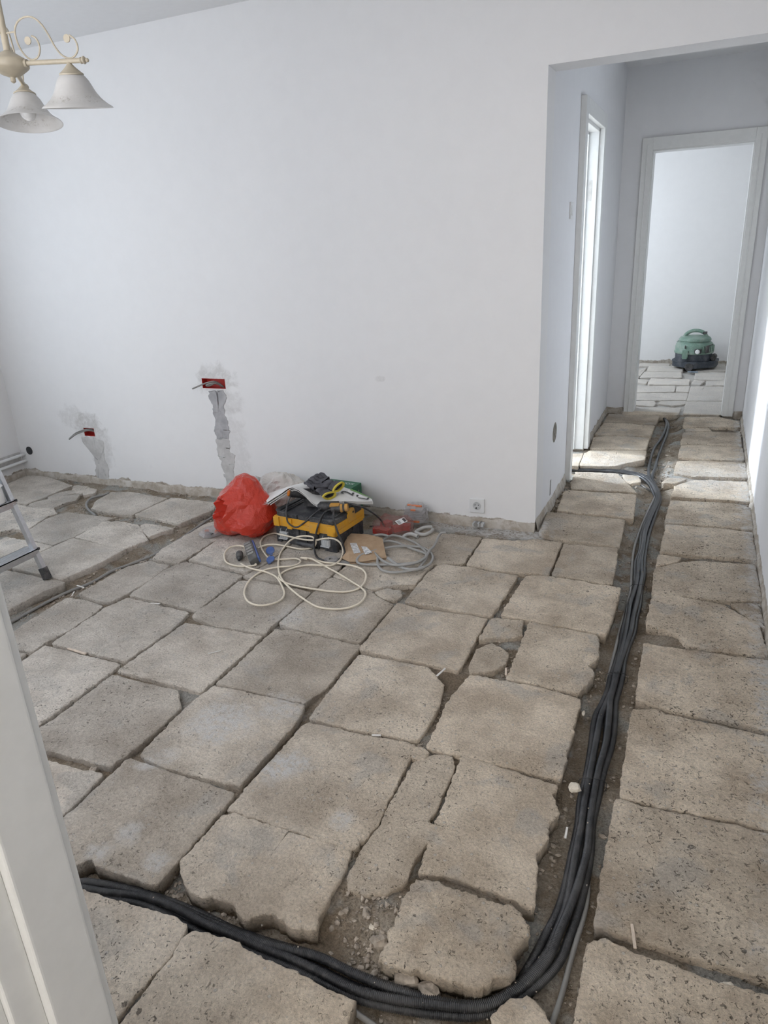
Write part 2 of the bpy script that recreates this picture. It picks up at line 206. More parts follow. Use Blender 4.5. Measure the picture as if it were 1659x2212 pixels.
class MB:
    def __init__(s): s.v = []; s.f = []
    def add(s, V, F, M=None):
        b = len(s.v)
        for p in V:
            p = Vector(p)
            s.v.append(tuple(M @ p) if M else tuple(p))
        for f in F: s.f.append(tuple(i + b for i in f))
        return s
    def box(s, lo, hi, M=None):
        x0, y0, z0 = lo; x1, y1, z1 = hi
        V = [(x0,y0,z0),(x1,y0,z0),(x1,y1,z0),(x0,y1,z0),(x0,y0,z1),(x1,y0,z1),(x1,y1,z1),(x0,y1,z1)]
        return s.add(V, [(3,2,1,0),(4,5,6,7),(0,1,5,4),(1,2,6,5),(2,3,7,6),(3,0,4,7)], M)
    def lathe(s, prof, n=32, M=None, cap=True):
        V = []; F = []
        for r, z in prof:
            for k in range(n):
                a = 2 * math.pi * k / n; V.append((r * math.cos(a), r * math.sin(a), z))
        for i in range(len(prof) - 1):
            for k in range(n):
                F.append((i*n+k, i*n+(k+1) % n, (i+1)*n+(k+1) % n, (i+1)*n+k))
        if cap:
            F.append(tuple(reversed(range(n)))); F.append(tuple(range((len(prof)-1)*n, len(prof)*n)))
        return s.add(V, F, M)
    def cyl(s, p0, p1, r0, r1=None, n=20):
        r1 = r0 if r1 is None else r1
        p0 = Vector(p0); p1 = Vector(p1); d = p1 - p0
        M = Matrix.Translation(p0) @ d.to_track_quat('Z', 'Y').to_matrix().to_4x4()
        return s.lathe([(r0, 0), (r1, d.length)], n, M)
    def ball(s, c, r, sc=(1,1,1), nu=16, nv=10):
        prof = [(max(1e-4, r * math.sin(math.pi * i / nv)), -r * math.cos(math.pi * i / nv)) for i in range(nv + 1)]
        return s.lathe(prof, nu, Matrix.Translation(c) @ Matrix.Diagonal((*sc, 1)))
    def prism(s, poly, z0, z1, M=None):
        n = len(poly)
        V = [(x, y, z0) for x, y in poly] + [(x, y, z1) for x, y in poly]
        F = [tuple(reversed(range(n))), tuple(range(n, 2 * n))] + [(i, (i+1) % n, n + (i+1) % n, n + i) for i in range(n)]
        return s.add(V, F, M)
    def tube(s, pts, r, n=10, closed=False):
        V, F = tube_geo(pts, r, n, closed); return s.add(V, F)
    def build(s, name, mat, parent=None, smooth=False, bevel=0.0, seg=2, loc=None, angle=40):
        o = mesh_obj(name, s.v, s.f, mat, parent, smooth, loc)
        bm = bmesh.new(); bm.from_mesh(o.data)
        bmesh.ops.recalc_face_normals(bm, faces=bm.faces)
        if bevel > 0:
            es = [e for e in bm.edges if len(e.link_faces) == 2 and e.calc_face_angle(0) > math.radians(angle)]
            bmesh.ops.bevel(bm, geom=es, offset=bevel, segments=seg, affect='EDGES', profile=0.6, clamp_overlap=True)
        bm.to_mesh(o.data); bm.free()
        if smooth and bevel == 0:
            o.data.polygons.foreach_set('use_smooth', [True] * len(o.data.polygons))
            o.data.set_sharp_from_angle(angle=math.radians(angle))
        return o

def smooth_path(pts, step=0.012, closed=False):
    P = [np.array(p, float) for p in pts]; n = len(P); out = []
    rngi = range(n if closed else n - 1)
    for i in rngi:
        p0 = P[(i-1) % n] if (closed or i > 0) else 2*P[0]-P[1]
        p1 = P[i]; p2 = P[(i+1) % n]
        p3 = P[(i+2) % n] if (closed or i + 2 < n) else 2*P[-1]-P[-2]
        m = max(2, int(np.linalg.norm(p2 - p1) / step))
        # centripetal Catmull-Rom
        t0 = 0; t1 = t0 + max(1e-6, np.linalg.norm(p1-p0))**.5; t2 = t1 + max(1e-6, np.linalg.norm(p2-p1))**.5; t3 = t2 + max(1e-6, np.linalg.norm(p3-p2))**.5
        for k in range(m):
            t = t1 + (t2 - t1) * k / m
            A1 = (t1-t)/(t1-t0)*p0 + (t-t0)/(t1-t0)*p1; A2 = (t2-t)/(t2-t1)*p1 + (t-t1)/(t2-t1)*p2; A3 = (t3-t)/(t3-t2)*p2 + (t-t2)/(t3-t2)*p3
            B1 = (t2-t)/(t2-t0)*A1 + (t-t0)/(t2-t0)*A2; B2 = (t3-t)/(t3-t1)*A2 + (t-t1)/(t3-t1)*A3
            out.append((t2-t)/(t2-t1)*B1 + (t-t1)/(t2-t1)*B2)
    if not closed: out.append(P[-1])
    return np.array(out)

def resample(P, ds):
    P = np.asarray(P); L = np.r_[0, np.cumsum(np.linalg.norm(np.diff(P, axis=0), axis=1))]
    n = max(2, int(L[-1] / ds)); t = np.linspace(0, L[-1], n + 1)
    return np.stack([np.interp(t, L, P[:, k]) for k in range(P.shape[1])], 1)

def tube_geo(P, r, n=10, closed=False):
    P = np.asarray(P, float); m = len(P); r = np.broadcast_to(np.asarray(r, float), (m,))
    T = np.gradient(P, axis=0)
    if closed: T = np.roll(P, -1, 0) - np.roll(P, 1, 0)
    T /= np.maximum(1e-9, np.linalg.norm(T, axis=1))[:, None]
    ref = np.array([0, 0, 1.0]); N = []
    u = np.cross(T[0], ref)
    if np.linalg.norm(u) < 1e-3: u = np.cross(T[0], [1, 0, 0])
    for i in range(m):
        u = u - T[i] * (u @ T[i]); u /= np.linalg.norm(u); N.append(u)
    N = np.array(N); B = np.cross(T, N); a = np.linspace(0, 2*np.pi, n, endpoint=False)
    V = P[:, None] + r[:, None, None] * (np.cos(a)[None, :, None] * N[:, None] + np.sin(a)[None, :, None] * B[:, None])
    V = V.reshape(-1, 3); F = []
    for i in range(m if closed else m - 1):
        j = (i + 1) % m
        for k in range(n): F.append((i*n+k, i*n+(k+1) % n, j*n+(k+1) % n, j*n+k))
    if not closed:
        F.append(tuple(reversed(range(n)))); F.append(tuple(range((m-1)*n, m*n)))
    return V, F

def tube_obj(name, P, r, mat, n=10, parent=None):
    V, F = tube_geo(P, r, n)
    return mesh_obj(name, V, F, mat, parent, True)

def tag(o, label, cat, group=None, kind=None):
    if label: o['label'] = label
    if cat: o['category'] = cat
    if group: o['group'] = group
    if kind: o['kind'] = kind
    return o
def thing(name, label, cat, loc=(0,0,0), rotz=0.0, group=None):
    o = bpy.data.objects.new(name, None); COL.objects.link(o); o.empty_display_size = 0.05
    o.location = loc; o.rotation_euler = (0, 0, rotz)
    return tag(o, label, cat, group)
def struct(o, label=None):
    o['kind'] = 'structure'
    if label: o['label'] = label
    return o

# ------------------------------------------------------------------ materials
class N:
    """small wrapper around a node tree"""
    def __init__(s, name):
        s.m = bpy.data.materials.new(name); s.m.use_nodes = True; s.t = s.m.node_tree
        s.b = s.t.nodes['Principled BSDF']; s.out = s.t.nodes['Material Output']
    def n(s, typ, **kw):
        nd = s.t.nodes.new('ShaderNode' + typ)
        for k, v in kw.items():
            if k in nd.inputs.keys(): s.set(nd.inputs[k], v)
            else: setattr(nd, k, v)
        return nd
    def set(s, inp, v):
        if isinstance(v, bpy.types.NodeSocket): s.t.links.new(v, inp)
        elif isinstance(v, (tuple, list)) and len(v) == 3 and inp.type == 'RGBA': inp.default_value = (*v, 1)
        else: inp.default_value = v
    def noise(s, vec, scale, detail=4, rough=0.55, dist=0.0):
        return s.n('TexNoise', Vector=vec, Scale=scale, Detail=detail, Roughness=rough, Distortion=dist).outputs[0]
    def pos(s): return s.n('NewGeometry').outputs['Position']
    def obj(s): return s.n('TexCoord').outputs['Object']
    def math(s, op, a, b=0.0, c=None):
        nd = s.t.nodes.new('ShaderNodeMath'); nd.operation = op; s.set(nd.inputs[0], a); s.set(nd.inputs[1], b)
        if c is not None: s.set(nd.inputs[2], c)
        return nd.outputs[0]
    def ramp(s, v, a, b, lo=0.0, hi=1.0):
        nd = s.n('MapRange', clamp=True); nd.interpolation_type = 'SMOOTHSTEP'
        for i, x in enumerate((v, a, b, lo, hi)): s.set(nd.inputs[i], x)
        return nd.outputs[0]
    def mix(s, f, a, b, mode='MIX'):
        nd = s.t.nodes.new('ShaderNodeMix'); nd.data_type = 'RGBA'; nd.blend_type = mode
        s.set(nd.inputs[0], f); s.set(nd.inputs[6], a); s.set(nd.inputs[7], b); return nd.outputs[2]
    def xyz(s, v): return s.n('SeparateXYZ', Vector=v).outputs
    def dist(s, v, p):
        nd = s.t.nodes.new('ShaderNodeVectorMath'); nd.operation = 'DISTANCE'; s.set(nd.inputs[0], v); nd.inputs[1].default_value = p
        return nd.outputs['Value']
    def bump(s, h, strength=0.5, distance=0.01, normal=None):
        nd = s.n('Bump', Strength=strength, Distance=distance, Height=h)
        if normal is not None: s.set(nd.inputs['Normal'], normal)
        return nd.outputs[0]
    def p(s, **kw):
        for k, v in kw.items(): s.set(s.b.inputs[k.replace('_', ' ')], v)
        return s.m

def plain(name, col, rough=0.5, metal=0.0, var=0.12, scale=30, bump=0.0, bscale=80, **kw):
    q = N(name); v = q.obj()
    f = q.ramp(q.noise(v, scale, 5), 0.3, 0.7)
    c = q.mix(f, tuple(x * (1 - var) for x in col), tuple(min(1, x * (1 + var)) for x in col))
    q.p(Base_Color=c, Roughness=rough, Metallic=metal)
    if bump: q.p(Normal=q.bump(q.noise(v, bscale, 6), bump, 0.004))
    for k, x in kw.items(): q.set(q.b.inputs[k.replace('_', ' ')], x)
    return q.m
def dusty(name, col, dust=(0.36, 0.34, 0.31), amount=0.5, rough=0.5, scale=18):
    """plastic or rubber with plaster dust lying in patches"""
    q = N(name); v = q.obj()
    f = q.math('MULTIPLY', q.ramp(q.noise(v, scale, 7, 0.65), 0.42, 0.72), amount)
    f2 = q.math('MULTIPLY', q.ramp(q.noise(v, scale * 7, 3, 0.6), 0.52, 0.7), amount * 0.6)
    f = q.math('MAXIMUM', f, f2)
    return q.p(Base_Color=q.mix(f, col, dust), Roughness=q.mix(f, (rough,) * 3, (0.9,) * 3))

def wall_mat(name, col=(0.80, 0.795, 0.79), base_h=0.030, SMEARS=()):
    q = N(name); v = q.pos(); z = q.xyz(v)[2]
    grain = q.noise(v, 260, 3, 0.6); roll = q.noise(v, 14, 4)
    n1 = q.noise(v, 9, 4, 0.65)
    edge = q.math('ADD', z, q.math('MULTIPLY', q.math('SUBTRACT', n1, 0.5), -0.09))
    plaster = q.ramp(edge, base_h + 0.004, base_h - 0.004)
    pc = q.mix(q.ramp(q.noise(v, 30, 3, 0.7), 0.35, 0.7), (0.33, 0.285, 0.235), (0.52, 0.48, 0.42))
    if SMEARS: sm = q.noise(v, 13, 5, 0.65, 0.4); sm2 = q.noise(v, 34, 4, 0.7, 0.6)
    scuff = q.math('MULTIPLY', q.ramp(q.noise(v, 7, 5, 0.75), 0.62, 0.78), q.ramp(z, 0.6, 0.05, 0.0, 0.22))
    c = q.mix(q.ramp(roll, 0.3, 0.7), tuple(x * 0.985 for x in col), col)
    c = q.mix(scuff, c, (0.55, 0.53, 0.50))
    for (hx, hz, ra, rb, am) in SMEARS:
        dx = q.math('MULTIPLY', q.math('SUBTRACT', q.xyz(v)[0], hx), 1.0 / ra); dz = q.math('MULTIPLY', q.math('SUBTRACT', z, hz), 1.0 / rb)
        rr = q.math('SQRT', q.math('ADD', q.math('MULTIPLY', dx, dx), q.math('MULTIPLY', dz, dz)))
        rr = q.math('ADD', rr, q.math('MULTIPLY', q.math('SUBTRACT', sm, 0.5), 1.5))
        c = q.mix(q.math('MULTIPLY', q.ramp(rr, 1.0, 0.55), q.ramp(sm2, 0.30, 0.60, am * 0.35, am)), c, (0.50, 0.485, 0.465))
    c = q.mix(plaster, c, pc)
    h = q.math('ADD', q.math('MULTIPLY', grain, 0.35), q.math('MULTIPLY', plaster, q.math('MULTIPLY', q.noise(v, 60, 3, 0.7), -3.0)))
    return q.p(Base_Color=c, Roughness=0.85, Normal=q.bump(h, 0.25, 0.002))

def concrete_mat(name, bed=False):
    q = N(name); v = q.pos(); X, Y, Z = q.xyz(v)
    rnd = q.n('ObjectInfo').outputs['Random']
    warm = q.ramp(X, -2.2, -0.3)
    c1 = q.mix(warm, (0.52, 0.47, 0.41), (0.53, 0.44, 0.34)); c2 = q.mix(warm, (0.80, 0.745, 0.675), (0.86, 0.75, 0.61))
    c = q.mix(q.ramp(q.noise(v, 4.2, 4, 0.62), 0.28, 0.72), c1, c2)
    tint = q.ramp(rnd, 0, 1, 0.88, 1.10)
    c = q.mix(1.0, c, q.n('CombineColor', Red=tint, Green=tint, Blue=tint).outputs[0], 'MULTIPLY')
    grey = q.math('MULTIPLY', q.ramp(q.noise(v, 5.5, 3, 0.55, 0.4), 0.55, 0.66), 0.45)
    c = q.mix(grey, c, (0.52, 0.50, 0.465))
    brown = q.math('MULTIPLY', q.ramp(q.noise(v, 3.1, 5, 0.7), 0.56, 0.68), q.ramp(X, -1.2, 0.2, 0.12, 0.55))
    c = q.mix(brown, c, (0.42, 0.315, 0.225))
    fine = q.noise(v, 135, 5, 0.75); mid = q.noise(v, 26, 3, 0.66)
    c = q.mix(q.ramp(fine, 0.30, 0.70, 0.0, 0.75), q.mix(1.0, c, (0.80, 0.785, 0.765), 'MULTIPLY'), q.mix(1.0, c, (1.27, 1.265, 1.25), 'MULTIPLY'))
    # aggregate: pale chips and dark pits, unevenly spread over the slabs
    vor = q.n('TexVoronoi', Vector=v, Scale=70.0, Randomness=1.0)
    cell = q.xyz(vor.outputs['Color'])[0]; dd = vor.outputs['Distance']
    spread = q.ramp(q.noise(v, 2.3, 3), 0.40, 0.62)
    chips = q.math('MULTIPLY', q.ramp(cell, 0.90, 0.93), q.ramp(dd, 0.34, 0.22))
    c = q.mix(q.math('MULTIPLY', chips, 0.6), c, (0.62, 0.59, 0.54))
    pn = q.noise(v, 98, 2, 0.5, 1.1)
    pits = q.math('MULTIPLY', q.ramp(pn, q.ramp(X, -0.2, 0.05, 0.635, 0.60), 0.70), q.math('MINIMUM', 1.0, q.math('ADD', q.math('MULTIPLY', spread, 0.8), q.ramp(X, -0.2, 0.05, 0.16, 0.55))))
    c = q.mix(q.math('MULTIPLY', pits, 0.75), c, (0.085, 0.072, 0.058))
    if bed:
        c = q.mix(q.ramp(q.noise(v, 8, 4, 0.65), 0.35, 0.65), (0.30, 0.235, 0.168), (0.46, 0.395, 0.315))
        c = q.mix(q.ramp(q.noise(v, 4.5, 3, 0.6), 0.50, 0.60), c, (0.46, 0.445, 0.405))
        c = q.mix(q.ramp(fine, 0.3, 0.7, 0.0, 0.8), q.mix(1.0, c, (0.6, 0.6, 0.6), 'MULTIPLY'), q.mix(1.0, c, (1.25, 1.25, 1.25), 'MULTIPLY'))
    # plaster dust: along the walls, in the far room and in a few swept patches; two blotches paint the side doorway's light streak
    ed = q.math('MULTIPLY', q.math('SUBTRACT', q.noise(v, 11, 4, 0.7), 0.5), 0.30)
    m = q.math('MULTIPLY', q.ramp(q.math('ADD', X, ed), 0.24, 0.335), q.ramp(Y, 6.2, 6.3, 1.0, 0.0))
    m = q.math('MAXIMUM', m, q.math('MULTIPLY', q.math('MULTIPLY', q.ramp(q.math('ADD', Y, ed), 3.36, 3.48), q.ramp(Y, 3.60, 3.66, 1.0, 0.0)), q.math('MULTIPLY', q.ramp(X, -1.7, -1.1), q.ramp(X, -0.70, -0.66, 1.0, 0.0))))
    for (px, py, r, a) in DUST_AND_STREAK:
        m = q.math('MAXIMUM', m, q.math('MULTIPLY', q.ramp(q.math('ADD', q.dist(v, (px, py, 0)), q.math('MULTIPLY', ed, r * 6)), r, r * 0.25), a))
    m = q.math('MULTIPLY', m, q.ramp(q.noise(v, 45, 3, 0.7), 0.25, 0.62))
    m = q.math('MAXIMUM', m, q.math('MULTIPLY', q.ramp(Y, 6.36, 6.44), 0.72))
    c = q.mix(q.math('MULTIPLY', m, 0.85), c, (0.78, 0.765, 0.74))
    h = q.math('ADD', q.math('MULTIPLY', fine, 0.8), q.math('MULTIPLY', mid, 1.1))
    h = q.math('SUBTRACT', h, q.math('MULTIPLY', pits, 0.9))
    h = q.math('ADD', h, q.math('MULTIPLY', chips, 0.25))
    return q.p(Base_Color=c, Roughness=0.93, Normal=q.bump(h, 1.0, 0.011), Specular_IOR_Level=0.2)

DUST_AND_STREAK = [(-0.45, 4.75, .35, .45), (0.12, 4.65, .35, .5), (-1.36, 1.56, .16, .9), (-1.20, 1.70, .12, .7), (-1.04, 1.44, .10, 1.0), (-1.45, 1.30, .05, .8), (-1.30, 1.06, .05, .7), (-1.17, 1.02, .05, .8),  # first two entries: light streak painted on the hall floor, with some real dust
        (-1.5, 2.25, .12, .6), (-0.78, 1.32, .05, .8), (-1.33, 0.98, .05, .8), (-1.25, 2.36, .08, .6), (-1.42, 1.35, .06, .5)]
M_WALL = wall_mat('painted_plaster')
M_WALLB = wall_mat('painted_plaster_patched', SMEARS=[(-2.70, 0.735, 0.165, 0.115, 0.62), (-2.63, 0.60, 0.14, 0.10, 0.35), (-2.62, 0.30, 0.12, 0.36, 0.30), (-3.83, 0.405, 0.16, 0.10, 0.72), (-3.74, 0.25, 0.12, 0.20, 0.5), (-3.95, 0.45, 0.16, 0.10, 0.35), (-1.6, 0.78, 0.04, 0.02, 0.3)])
M_WALL2 = wall_mat('painted_plaster_hall', (0.79, 0.79, 0.80))
M_CEIL = plain('ceiling_paint', (0.78, 0.78, 0.78), 0.9, var=0.01, bump=0.05, bscale=250)
M_TRIM = plain('white_gloss_paint', (0.74, 0.745, 0.73), 0.35, var=0.02)
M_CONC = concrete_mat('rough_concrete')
M_BED = concrete_mat('screed_bed', True)
M_ROCK = plain('rubble_stone', (0.36, 0.31, 0.255), 0.95, var=0.35, scale=40, bump=0.5)
M_PUTTY = plain('wet_mortar', (0.40, 0.395, 0.40), 0.9, var=0.12, scale=22, bump=0.6, bscale=60)
M_PUTTY2 = plain('dry_mortar', (0.53, 0.52, 0.505), 0.95, var=0.10, scale=22, bump=0.6, bscale=60)
M_RED = plain('red_box_plastic', (0.42, 0.028, 0.022), 0.4, var=0.15)
M_BLACK = dusty('black_conduit', (0.026, 0.027, 0.030), (0.20, 0.195, 0.19), 0.32, 0.36, 9)
M_GREYCABLE = dusty('grey_cable', (0.24, 0.235, 0.225), (0.38, 0.36, 0.33), 0.5, 0.55, 14)
M_WHITE = plain('white_plastic', (0.74, 0.745, 0.74), 0.35, var=0.02)
M_DARK = plain('dark_recess', (0.03, 0.03, 0.03), 0.8)
# ================================================================== the setting
XL, XR, YB, YF = -4.54, 0.335, 3.525, 0.41
XH = -0.735          # left side of the hall
CE = 2.606
def boxes(name, lst, mat, label=None):
    m = MB()
    for lo, hi in lst: m.box(lo, hi)
    o = m.build(name, mat)
    return struct(o, label)

# floor bed under the slabs, dug out along the cable trenches
def seg_dist(P, path):
    d = np.full(len(P), 9.0); path = np.asarray(path)
    for a, b in zip(path[:-1], path[1:]):
        ab = b - a; t = np.clip(((P - a) @ ab) / max(1e-9, ab @ ab), 0, 1)
        d = np.minimum(d, np.linalg.norm(P - (a + t[:, None] * ab), axis=1))
    return d
BC = np.array([((a[0]+b[0])/2, (a[1]+b[1])/2) for a, b in BUNDLE])
BC = np.vstack([[(-3.2, 0.80), (-2.4, 0.84), (-1.75, 0.87)], BC])
gx = np.arange(-4.60, 1.75, 0.03); gy = np.arange(-1.85, 9.1, 0.03)
GX, GY = np.meshgrid(gx, gy); P2 = np.stack([GX.ravel(), GY.ravel()], 1)
P3 = np.c_[P2, np.zeros(len(P2))]
Z = -0.021 + 0.007 * fbm(P3 * 7, 3, 1) + 0.004 * fbm(P3 * 30, 2, 5)
near = (np.abs(P2[:, 0] + 1.4) < 2.2)
for path, wdt, dep in ((BC, 0.145, 0.030), (np.array(BRS), 0.13, 0.028), (np.array(BRL), 0.10, 0.028), (np.array(TCAB), 0.10, 0.024)):
    d = seg_dist(P2, path); Z = np.minimum(Z, -0.013) - dep * np.clip((wdt - d) / 0.06, 0, 1)
nx, ny = len(gx), len(gy)
idx = np.arange(nx * ny).reshape(ny, nx)
quads = np.stack([idx[:-1, :-1].ravel(), idx[:-1, 1:].ravel(), idx[1:, 1:].ravel(), idx[1:, :-1].ravel()], 1)
FLOOR = struct(mesh_obj('floor', np.c_[P2, Z], quads.tolist(), M_BED, None, True), 'grey brown screed bed under the lifted concrete slabs')
def bed_z(x, y):
    i = int(round((x - gx[0]) / 0.03)); j = int(round((y - gy[0]) / 0.03))
    i = min(max(i, 0), nx - 1); j = min(max(j, 0), ny - 1); return float(Z[j * nx + i])

# back wall with the two recesses for the wall boxes
HA = (-2.803, -2.632, 0.690, 0.751); HB = (-3.868, -3.773, 0.324, 0.381)
T = 0.16
def col(x0, x1, z0, z1): return ((x0, YB, z0), (x1, YB + T, z1))
WALL_BACK = boxes('wall_back', [col(XL - T, HB[0], -0.06, CE), col(HB[0], HB[1], -0.06, HB[2]), col(HB[0], HB[1], HB[3], CE), col(HB[1], HA[0], -0.06, CE),
      col(HA[0], HA[1], -0.06, HA[2]), col(HA[0], HA[1], HA[3], CE), col(HA[1], XH, -0.06, CE),
      ((HB[0], YB + 0.06, HB[2]), (HB[1], YB + T, HB[3])), ((HA[0], YB + 0.06, HA[2]), (HA[1], YB + T, HA[3]))], M_WALLB, 'white plastered long wall with two chased cable outlets')
boxes('wall_lintel', [((XH, YB, 2.15), (XR, YB + T, CE))], M_WALL, 'white beam over the opening to the hall')
# left wall with the main window
W0, W1, WZ0, WZ1 = 0.80, 2.70, 0.82, 2.18
boxes('wall_left', [((XL - T, YF - 0.2, -0.06), (XL, W0, CE)), ((XL - T, W1, -0.06), (XL, YB, CE)), ((XL - T, W0, -0.06), (XL, W1, WZ0)), ((XL - T, W0, WZ1), (XL, W1, CE))], M_WALL, 'white left wall with the heating pipes along its foot')
# front wall with the doorway the photograph is taken from, and a second window added for even light
D0, D1 = -0.615, 0.205
FW0, FW1, FZ0, FZ1 = -2.76, -1.04, 0.90, 2.18
YFr = 0.21
boxes('wall_front', [((XL, YFr, -0.06), (FW0, YF, CE)), ((FW0, YFr, -0.06), (FW1, YF, FZ0)), ((FW0, YFr, FZ1), (FW1, YF, CE)), ((FW1, YFr, -0.06), (D0 - 0.06, YF, CE)), ((D0 - 0.06, YFr, 2.075), (D1 + 0.06, YF, CE)), ((D1 + 0.06, YFr, -0.06), (XR, YF, CE))], M_WALL, 'white wall around the near doorway')
boxes('wall_right', [((XR, -1.8, -0.06), (XR + T, 6.38, CE))], M_WALL2, 'white right wall running down the hall')
# hall left wall with the side-room doorway
SD0, SD1, SDZ = 4.45, 5.14, 2.085
WALL_HALL = boxes('wall_hall', [((XH - T, YB + T, -0.06), (XH, SD0, CE)), ((XH - T, SD0, SDZ), (XH, SD1, CE)), ((XH - T, SD1, -0.06), (XH, 6.38, CE))], M_WALL2, 'white left wall of the hall with a doorway')
# hall end wall with the far doorway
ED0, ED1, EDZ = -0.525, 0.20, 2.045
boxes('wall_end', [((-2.2, 6.38, -0.06), (ED0, 6.54, CE)), ((ED0, 6.38, EDZ), (ED1, 6.54, CE)), ((ED1, 6.38, -0.06), (1.6, 6.54, CE))], M_WALL2, 'white end wall of the hall around the far doorway')
# far room
boxes('wall_far', [((-2.2, 8.98, -0.06), (1.6, 9.1, CE))], M_WALL, 'white wall behind the vacuum cleaner')
boxes('wall_far_left', [((-2.3, 6.54, -0.06), (-2.2, 7.0, CE)), ((-2.3, 8.5, -0.06), (-2.2, 8.98, CE)), ((-2.3, 7.0, -0.06), (-2.2, 8.5, 0.8)), ((-2.3, 7.0, 2.1), (-2.2, 8.5, CE))], M_WALL)
boxes('wall_far_right', [((1.6, 6.54, -0.06), (1.7, 8.98, CE))], M_WALL)
# side room
boxes('wall_side_left', [((-4.6, YB + T, -0.06), (-4.44, 4.9, CE)), ((-4.6, 6.0, -0.06), (-4.44, 6.54, CE)), ((-4.6, 4.9, -0.06), (-4.44, 6.0, 0.8)), ((-4.6, 4.9, 2.1), (-4.44, 6.0, CE))], M_WALL)
boxes('wall_side_far', [((-4.6, 6.38, -0.06), (-2.2, 6.54, CE))], M_WALL)
# space behind the camera
boxes('wall_rear', [((-1.7, -1.9, -0.06), (XR + T, -1.8, CE))], M_WALL)
boxes('wall_rear_left', [((-1.7, -1.8, -0.06), (-1.6, YFr, CE))], M_WALL)
boxes('ceiling', [((-4.7, -1.9, CE), (1.7, 9.1, CE + 0.1))], M_CEIL, 'white flat ceiling')

# windows out of the picture: frames with panes
q = N('window_glass'); tr = q.n('BsdfTransparent'); gl = q.n('BsdfGlossy', Roughness=0.02)
mx = q.n('MixShader', Fac=0.06); q.t.links.new(tr.outputs[0], mx.inputs[1]); q.t.links.new(gl.outputs[0], mx.inputs[2]); q.t.links.new(mx.outputs[0], q.out.inputs[0])
M_PANE = q.m
def window(name, axis, c, a0, a1, z0, z1, label):
    m = MB(); mid = (a0 + a1) / 2
    def bx(A0, A1, Z0, Z1, mm, t=0.03):
        lo, hi = ((c - t, A0, Z0), (c + t, A1, Z1)) if axis == 'x' else ((A0, c - t, Z0), (A1, c + t, Z1))
        mm.box(lo, hi)
    for A in ((a0, a0 + .06, z0, z1), (a1 - .06, a1, z0, z1), (mid - .04, mid + .04, z0, z1), (a0, a1, z0, z0 + .06), (a0, a1, z1 - .06, z1)): bx(*A, m)
    o = struct(m.build(name, M_WHITE), label)
    for A0, A1 in ((a0 + .06, mid - .04), (mid + .04, a1 - .06)):
        g = MB(); bx(A0, A1, z0 + .06, z1 - .06, g, 0.003); g.build('pane', M_PANE, o)
window('window_1', 'x', XL - 0.11, W0, W1, WZ0, WZ1, 'white framed window in the left wall')
window('window_2', 'y', YFr + 0.05, FW0, FW1, FZ0, FZ1, 'white framed window beside the near doorway, unseen and added for even light')
window('window_3', 'x', -4.54, 4.9, 6.0, 0.8, 2.1, 'white framed window of the side room')
window('window_4', 'x', -2.26, 7.0, 8.5, 0.8, 2.1, 'white framed window of the far room')

# door frames
m = MB()   # side room, flat casing with a rebated lining
cw = 0.075
m.box((XH - 0.0, SD0 - 0.062, 0.0), (XH + 0.032, SD0 + 0.012, SDZ + 0.07)); m.box((XH, SD1 - 0.012, 0.0), (XH + 0.032, SD1 + 0.065, SDZ + 0.07)); m.box((XH, SD0 + 0.012, SDZ - 0.012), (XH + 0.032, SD1 - 0.012, SDZ + 0.07))
for y0, y1 in ((SD0, SD0 + 0.03), (SD1 - 0.03, SD1)): m.box((XH - T, y0, 0.0), (XH, y1, SDZ))
m.box((XH - T, SD0, SDZ - 0.03), (XH, SD1, SDZ))
for y0, y1 in ((SD0 + 0.03, SD0 + 0.045), (SD1 - 0.045, SD1 - 0.03)): m.box((XH - T, y0, 0.0), (XH - 0.06, y1, SDZ - 0.03))
m.box((XH - T, SD0 + 0.03, SDZ - 0.045), (XH - 0.06, SD1 - 0.03, SDZ - 0.03))
t1 = struct(m.build('trim_1', M_TRIM, bevel=0.003, seg=2), 'white painted door frame of the side room')
m = MB(); m.box((XH - 0.05, SD1 - 0.0315, 1.66), (XH - 0.03, SD1 - 0.0295, 1.78)); m.build('strike_plate', plain('plate_steel', (.45, .44, .42), .4, 1.0), t1)
m = MB()   # hall end
for s, e in ((ED0 - 0.065, ED0 + 0.012), (ED1 - 0.012, ED1 + 0.065)): m.box((s, 6.355, 0.0), (e, 6.38, EDZ + 0.075))
m.box((ED0 + 0.012, 6.355, EDZ - 0.012), (ED1 - 0.012, 6.38, EDZ + 0.075))
for s, e in ((ED0, ED0 + 0.02), (ED1 - 0.02, ED1)): m.box((s, 6.38, 0.0), (e, 6.55, EDZ))
m.box((ED0, 6.38, EDZ - 0.02), (ED1, 6.55, EDZ))
for s, e in ((ED0 - 0.030, ED0 - 0.022), (ED1 + 0.022, ED1 + 0.030)): m.box((s, 6.350, 0.0), (e, 6.356, EDZ + 0.03))
struct(m.build('trim_2', M_TRIM, bevel=0.003, seg=2), 'white painted door frame at the end of the hall')
m = MB()   # near doorway, the frame at the lower left of the picture
x = D0
m.box((x - 0.10, 0.345, -0.02), (x, 0.415, 2.06)); m.box((x - 0.10, 0.309, -0.02), (x - 0.012, 0.346, 2.06)); m.box((x - 0.10, 0.272, -0.02), (x - 0.020, 0.310, 2.06)); m.box((x - 0.10, 0.05, -0.02), (x - 0.032, 0.273, 2.06))
m.box((x - 0.11, 0.405, -0.02), (x - 0.004, 0.425, 2.13))
m.box((D1, 0.20, -0.02), (D1 + 0.10, 0.415, 2.06)); m.box((x - 0.1, 0.20, 2.04), (D1 + 0.1, 0.415, 2.10))
struct(m.build('trim_3', M_TRIM, bevel=0.004, seg=3), 'white door frame close to the camera at lower left')

